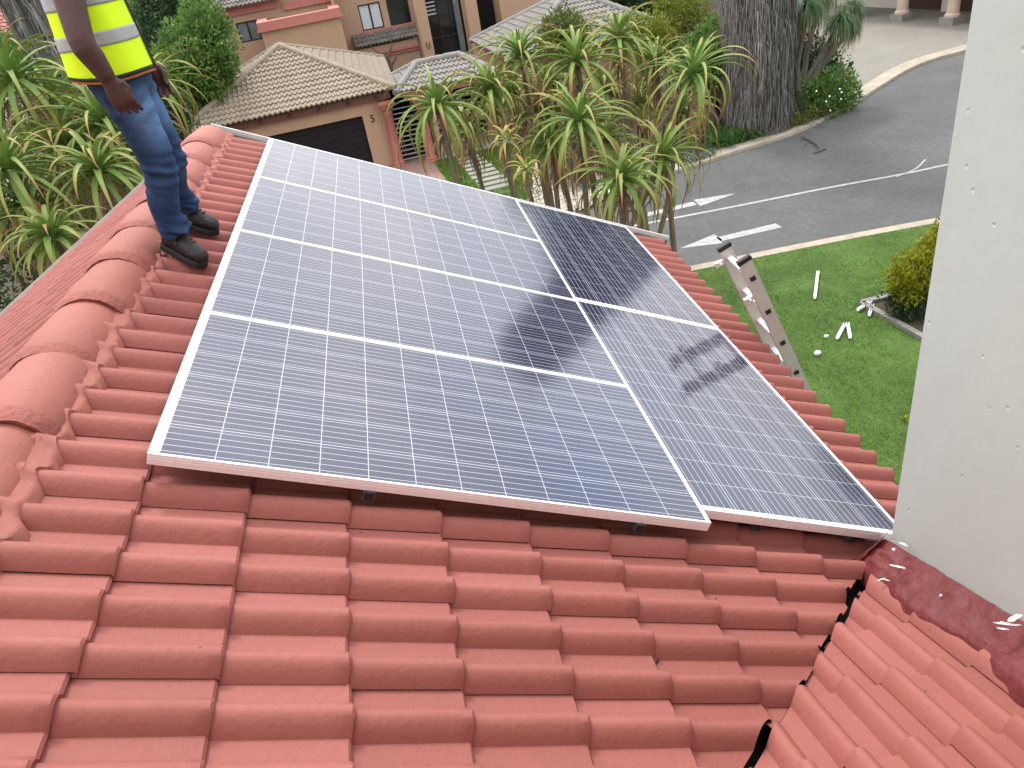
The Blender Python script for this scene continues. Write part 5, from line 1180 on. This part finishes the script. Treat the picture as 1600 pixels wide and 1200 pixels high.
def vest_part(name, m_, z0, z1, grow, par, nz=10, thick=.004, clip=None):
    m = MB(); zs = [z0 + (z1 - z0) * k / nz for k in range(nz + 1)]
    m.rings([vest_ring(z, grow) for z in zs], cap=False, closed=False); o = m.build(name, M[m_], par, smooth=70, fixn=True)
    s_ = o.modifiers.new('s', 'SOLIDIFY'); s_.thickness = thick; s_.offset = -1; apply_mods(o); return o
VB = .862
vest = vest_part('vest', 'vest', VB, 1.335, 0, person, 40)
vest_part('reflective_band', 'reflect', .978, 1.032, .003, vest, 6, .002); vest_part('reflective_band', 'reflect', 1.125, 1.180, .003, vest, 6, .002)
vest_part('hem_trim', 'vest_trim', VB - .006, VB + .008, .003, vest, 2, .006); vest_part('orange_lining', 'orange_trim', VB - .017, VB - .006, -.004, vest, 2, .004)
# shoulder straps of the vest with reflective bands, and the front closure
for s_ in (1, -1):
    mb = MB(); pts = [(V(hipC) + PF * (.13 * math.cos(a)) + PLft * s_ * (.105) + V((-.015, 0, .42 + .125 * math.sin(a)))) for a in [math.pi * k / 12 for k in range(13)]]
    mb.rings([[p - PLft * .055, p + PLft * .055, p + PLft * .055 + ZU * .006, p - PLft * .055 + ZU * .006] for p in pts]); st = mb.build('shoulder_strap', M['vest'], vest, smooth=50)
    mb = MB(); mb.rings([[p - PLft * .025 + ZU * .005, p + PLft * .025 + ZU * .005, p + PLft * .025 + ZU * .009, p - PLft * .025 + ZU * .009] for p in pts]); mb.build('reflective_strip', M['reflect'], st, smooth=50)
for s_ in (0, -1):
    mb = MB(); rs = []
    for k in range(21):
        z = VB + (1.30 - VB) * k / 20; ring = vest_ring(z, .003); p = ring[s_]; q = ring[1 if s_ == 0 else -2]; t_ = (q - p).normalized(); rs.append([p, p + t_ * .010, p + t_ * .010 + PF * .004, p + PF * .004])
    mb.rings(rs); mb.build('front_binding', M['vest_trim'], vest, smooth=0)
# boots
def boot(toe, h, name='boot'):
    sd = ND.cross(h).normalized(); heel = toe - h * .272
    P = lambda f, s_, u: heel + h * f + sd * s_ + ND * u
    m = MB(); secs = [(0.002, .022, .06), (.02, .036, .105), (.06, .040, .125), (.105, .042, .112), (.15, .046, .090), (.195, .051, .078), (.228, .048, .070), (.25, .037, .058), (.261, .016, .040)]
    m.rings([[P(f, w_ * math.cos(a), .018 + (hh) * (.5 + .5 * math.sin(a))) for a in [2 * math.pi * k / 20 for k in range(20)]] for f, w_, hh in secs])
    m.tube([P(.068, 0, .07), P(.066, 0, .115), P(.060, 0, .19)], [.044, .048, .052], 18)
    o = m.build(name, M['boot'], person, smooth=0); remesh(o, .0055, 4)
    s_ = MB(); ol = [(0, 0), (.004, .024), (.03, .036), (.08, .036), (.13, .039), (.19, .049), (.225, .046), (.25, .034), (.266, .008), (.266, -.008), (.25, -.034), (.225, -.046), (.19, -.049), (.13, -.039), (.08, -.036), (.03, -.036), (.004, -.024)]
    s_.rings([[P(f, y * .96, 0) for f, y in ol], [P(f, y, .004) for f, y in ol], [P(f, y, .026) for f, y in ol], [P(f, y * .95, .03) for f, y in ol]]); s_.build('sole', M['sole'], o, smooth=30)
    for k in range(5):
        f = .088 + .021 * k; u = .018 + np.interp(f, [.06, .105, .15, .195], [.146, .116, .094, .080]); l_ = MB(); l_.tube([P(f - .004, -.028, u - .022), P(f + .004, -.012, u + .001), P(f + .006, .012, u + .001), P(f - .002, .028, u - .022)], .0032, 6); l_.build('lace', M['lace'], o)
    l_ = MB(); l_.tube([P(.084, -.004, .150), P(.10, -.03, .135), P(.115, -.046, .10), P(.12, -.05, .07)], .003, 6); l_.build('lace', M['lace'], o)
    return o
boot(toeN, hN); boot(toeF, hF)
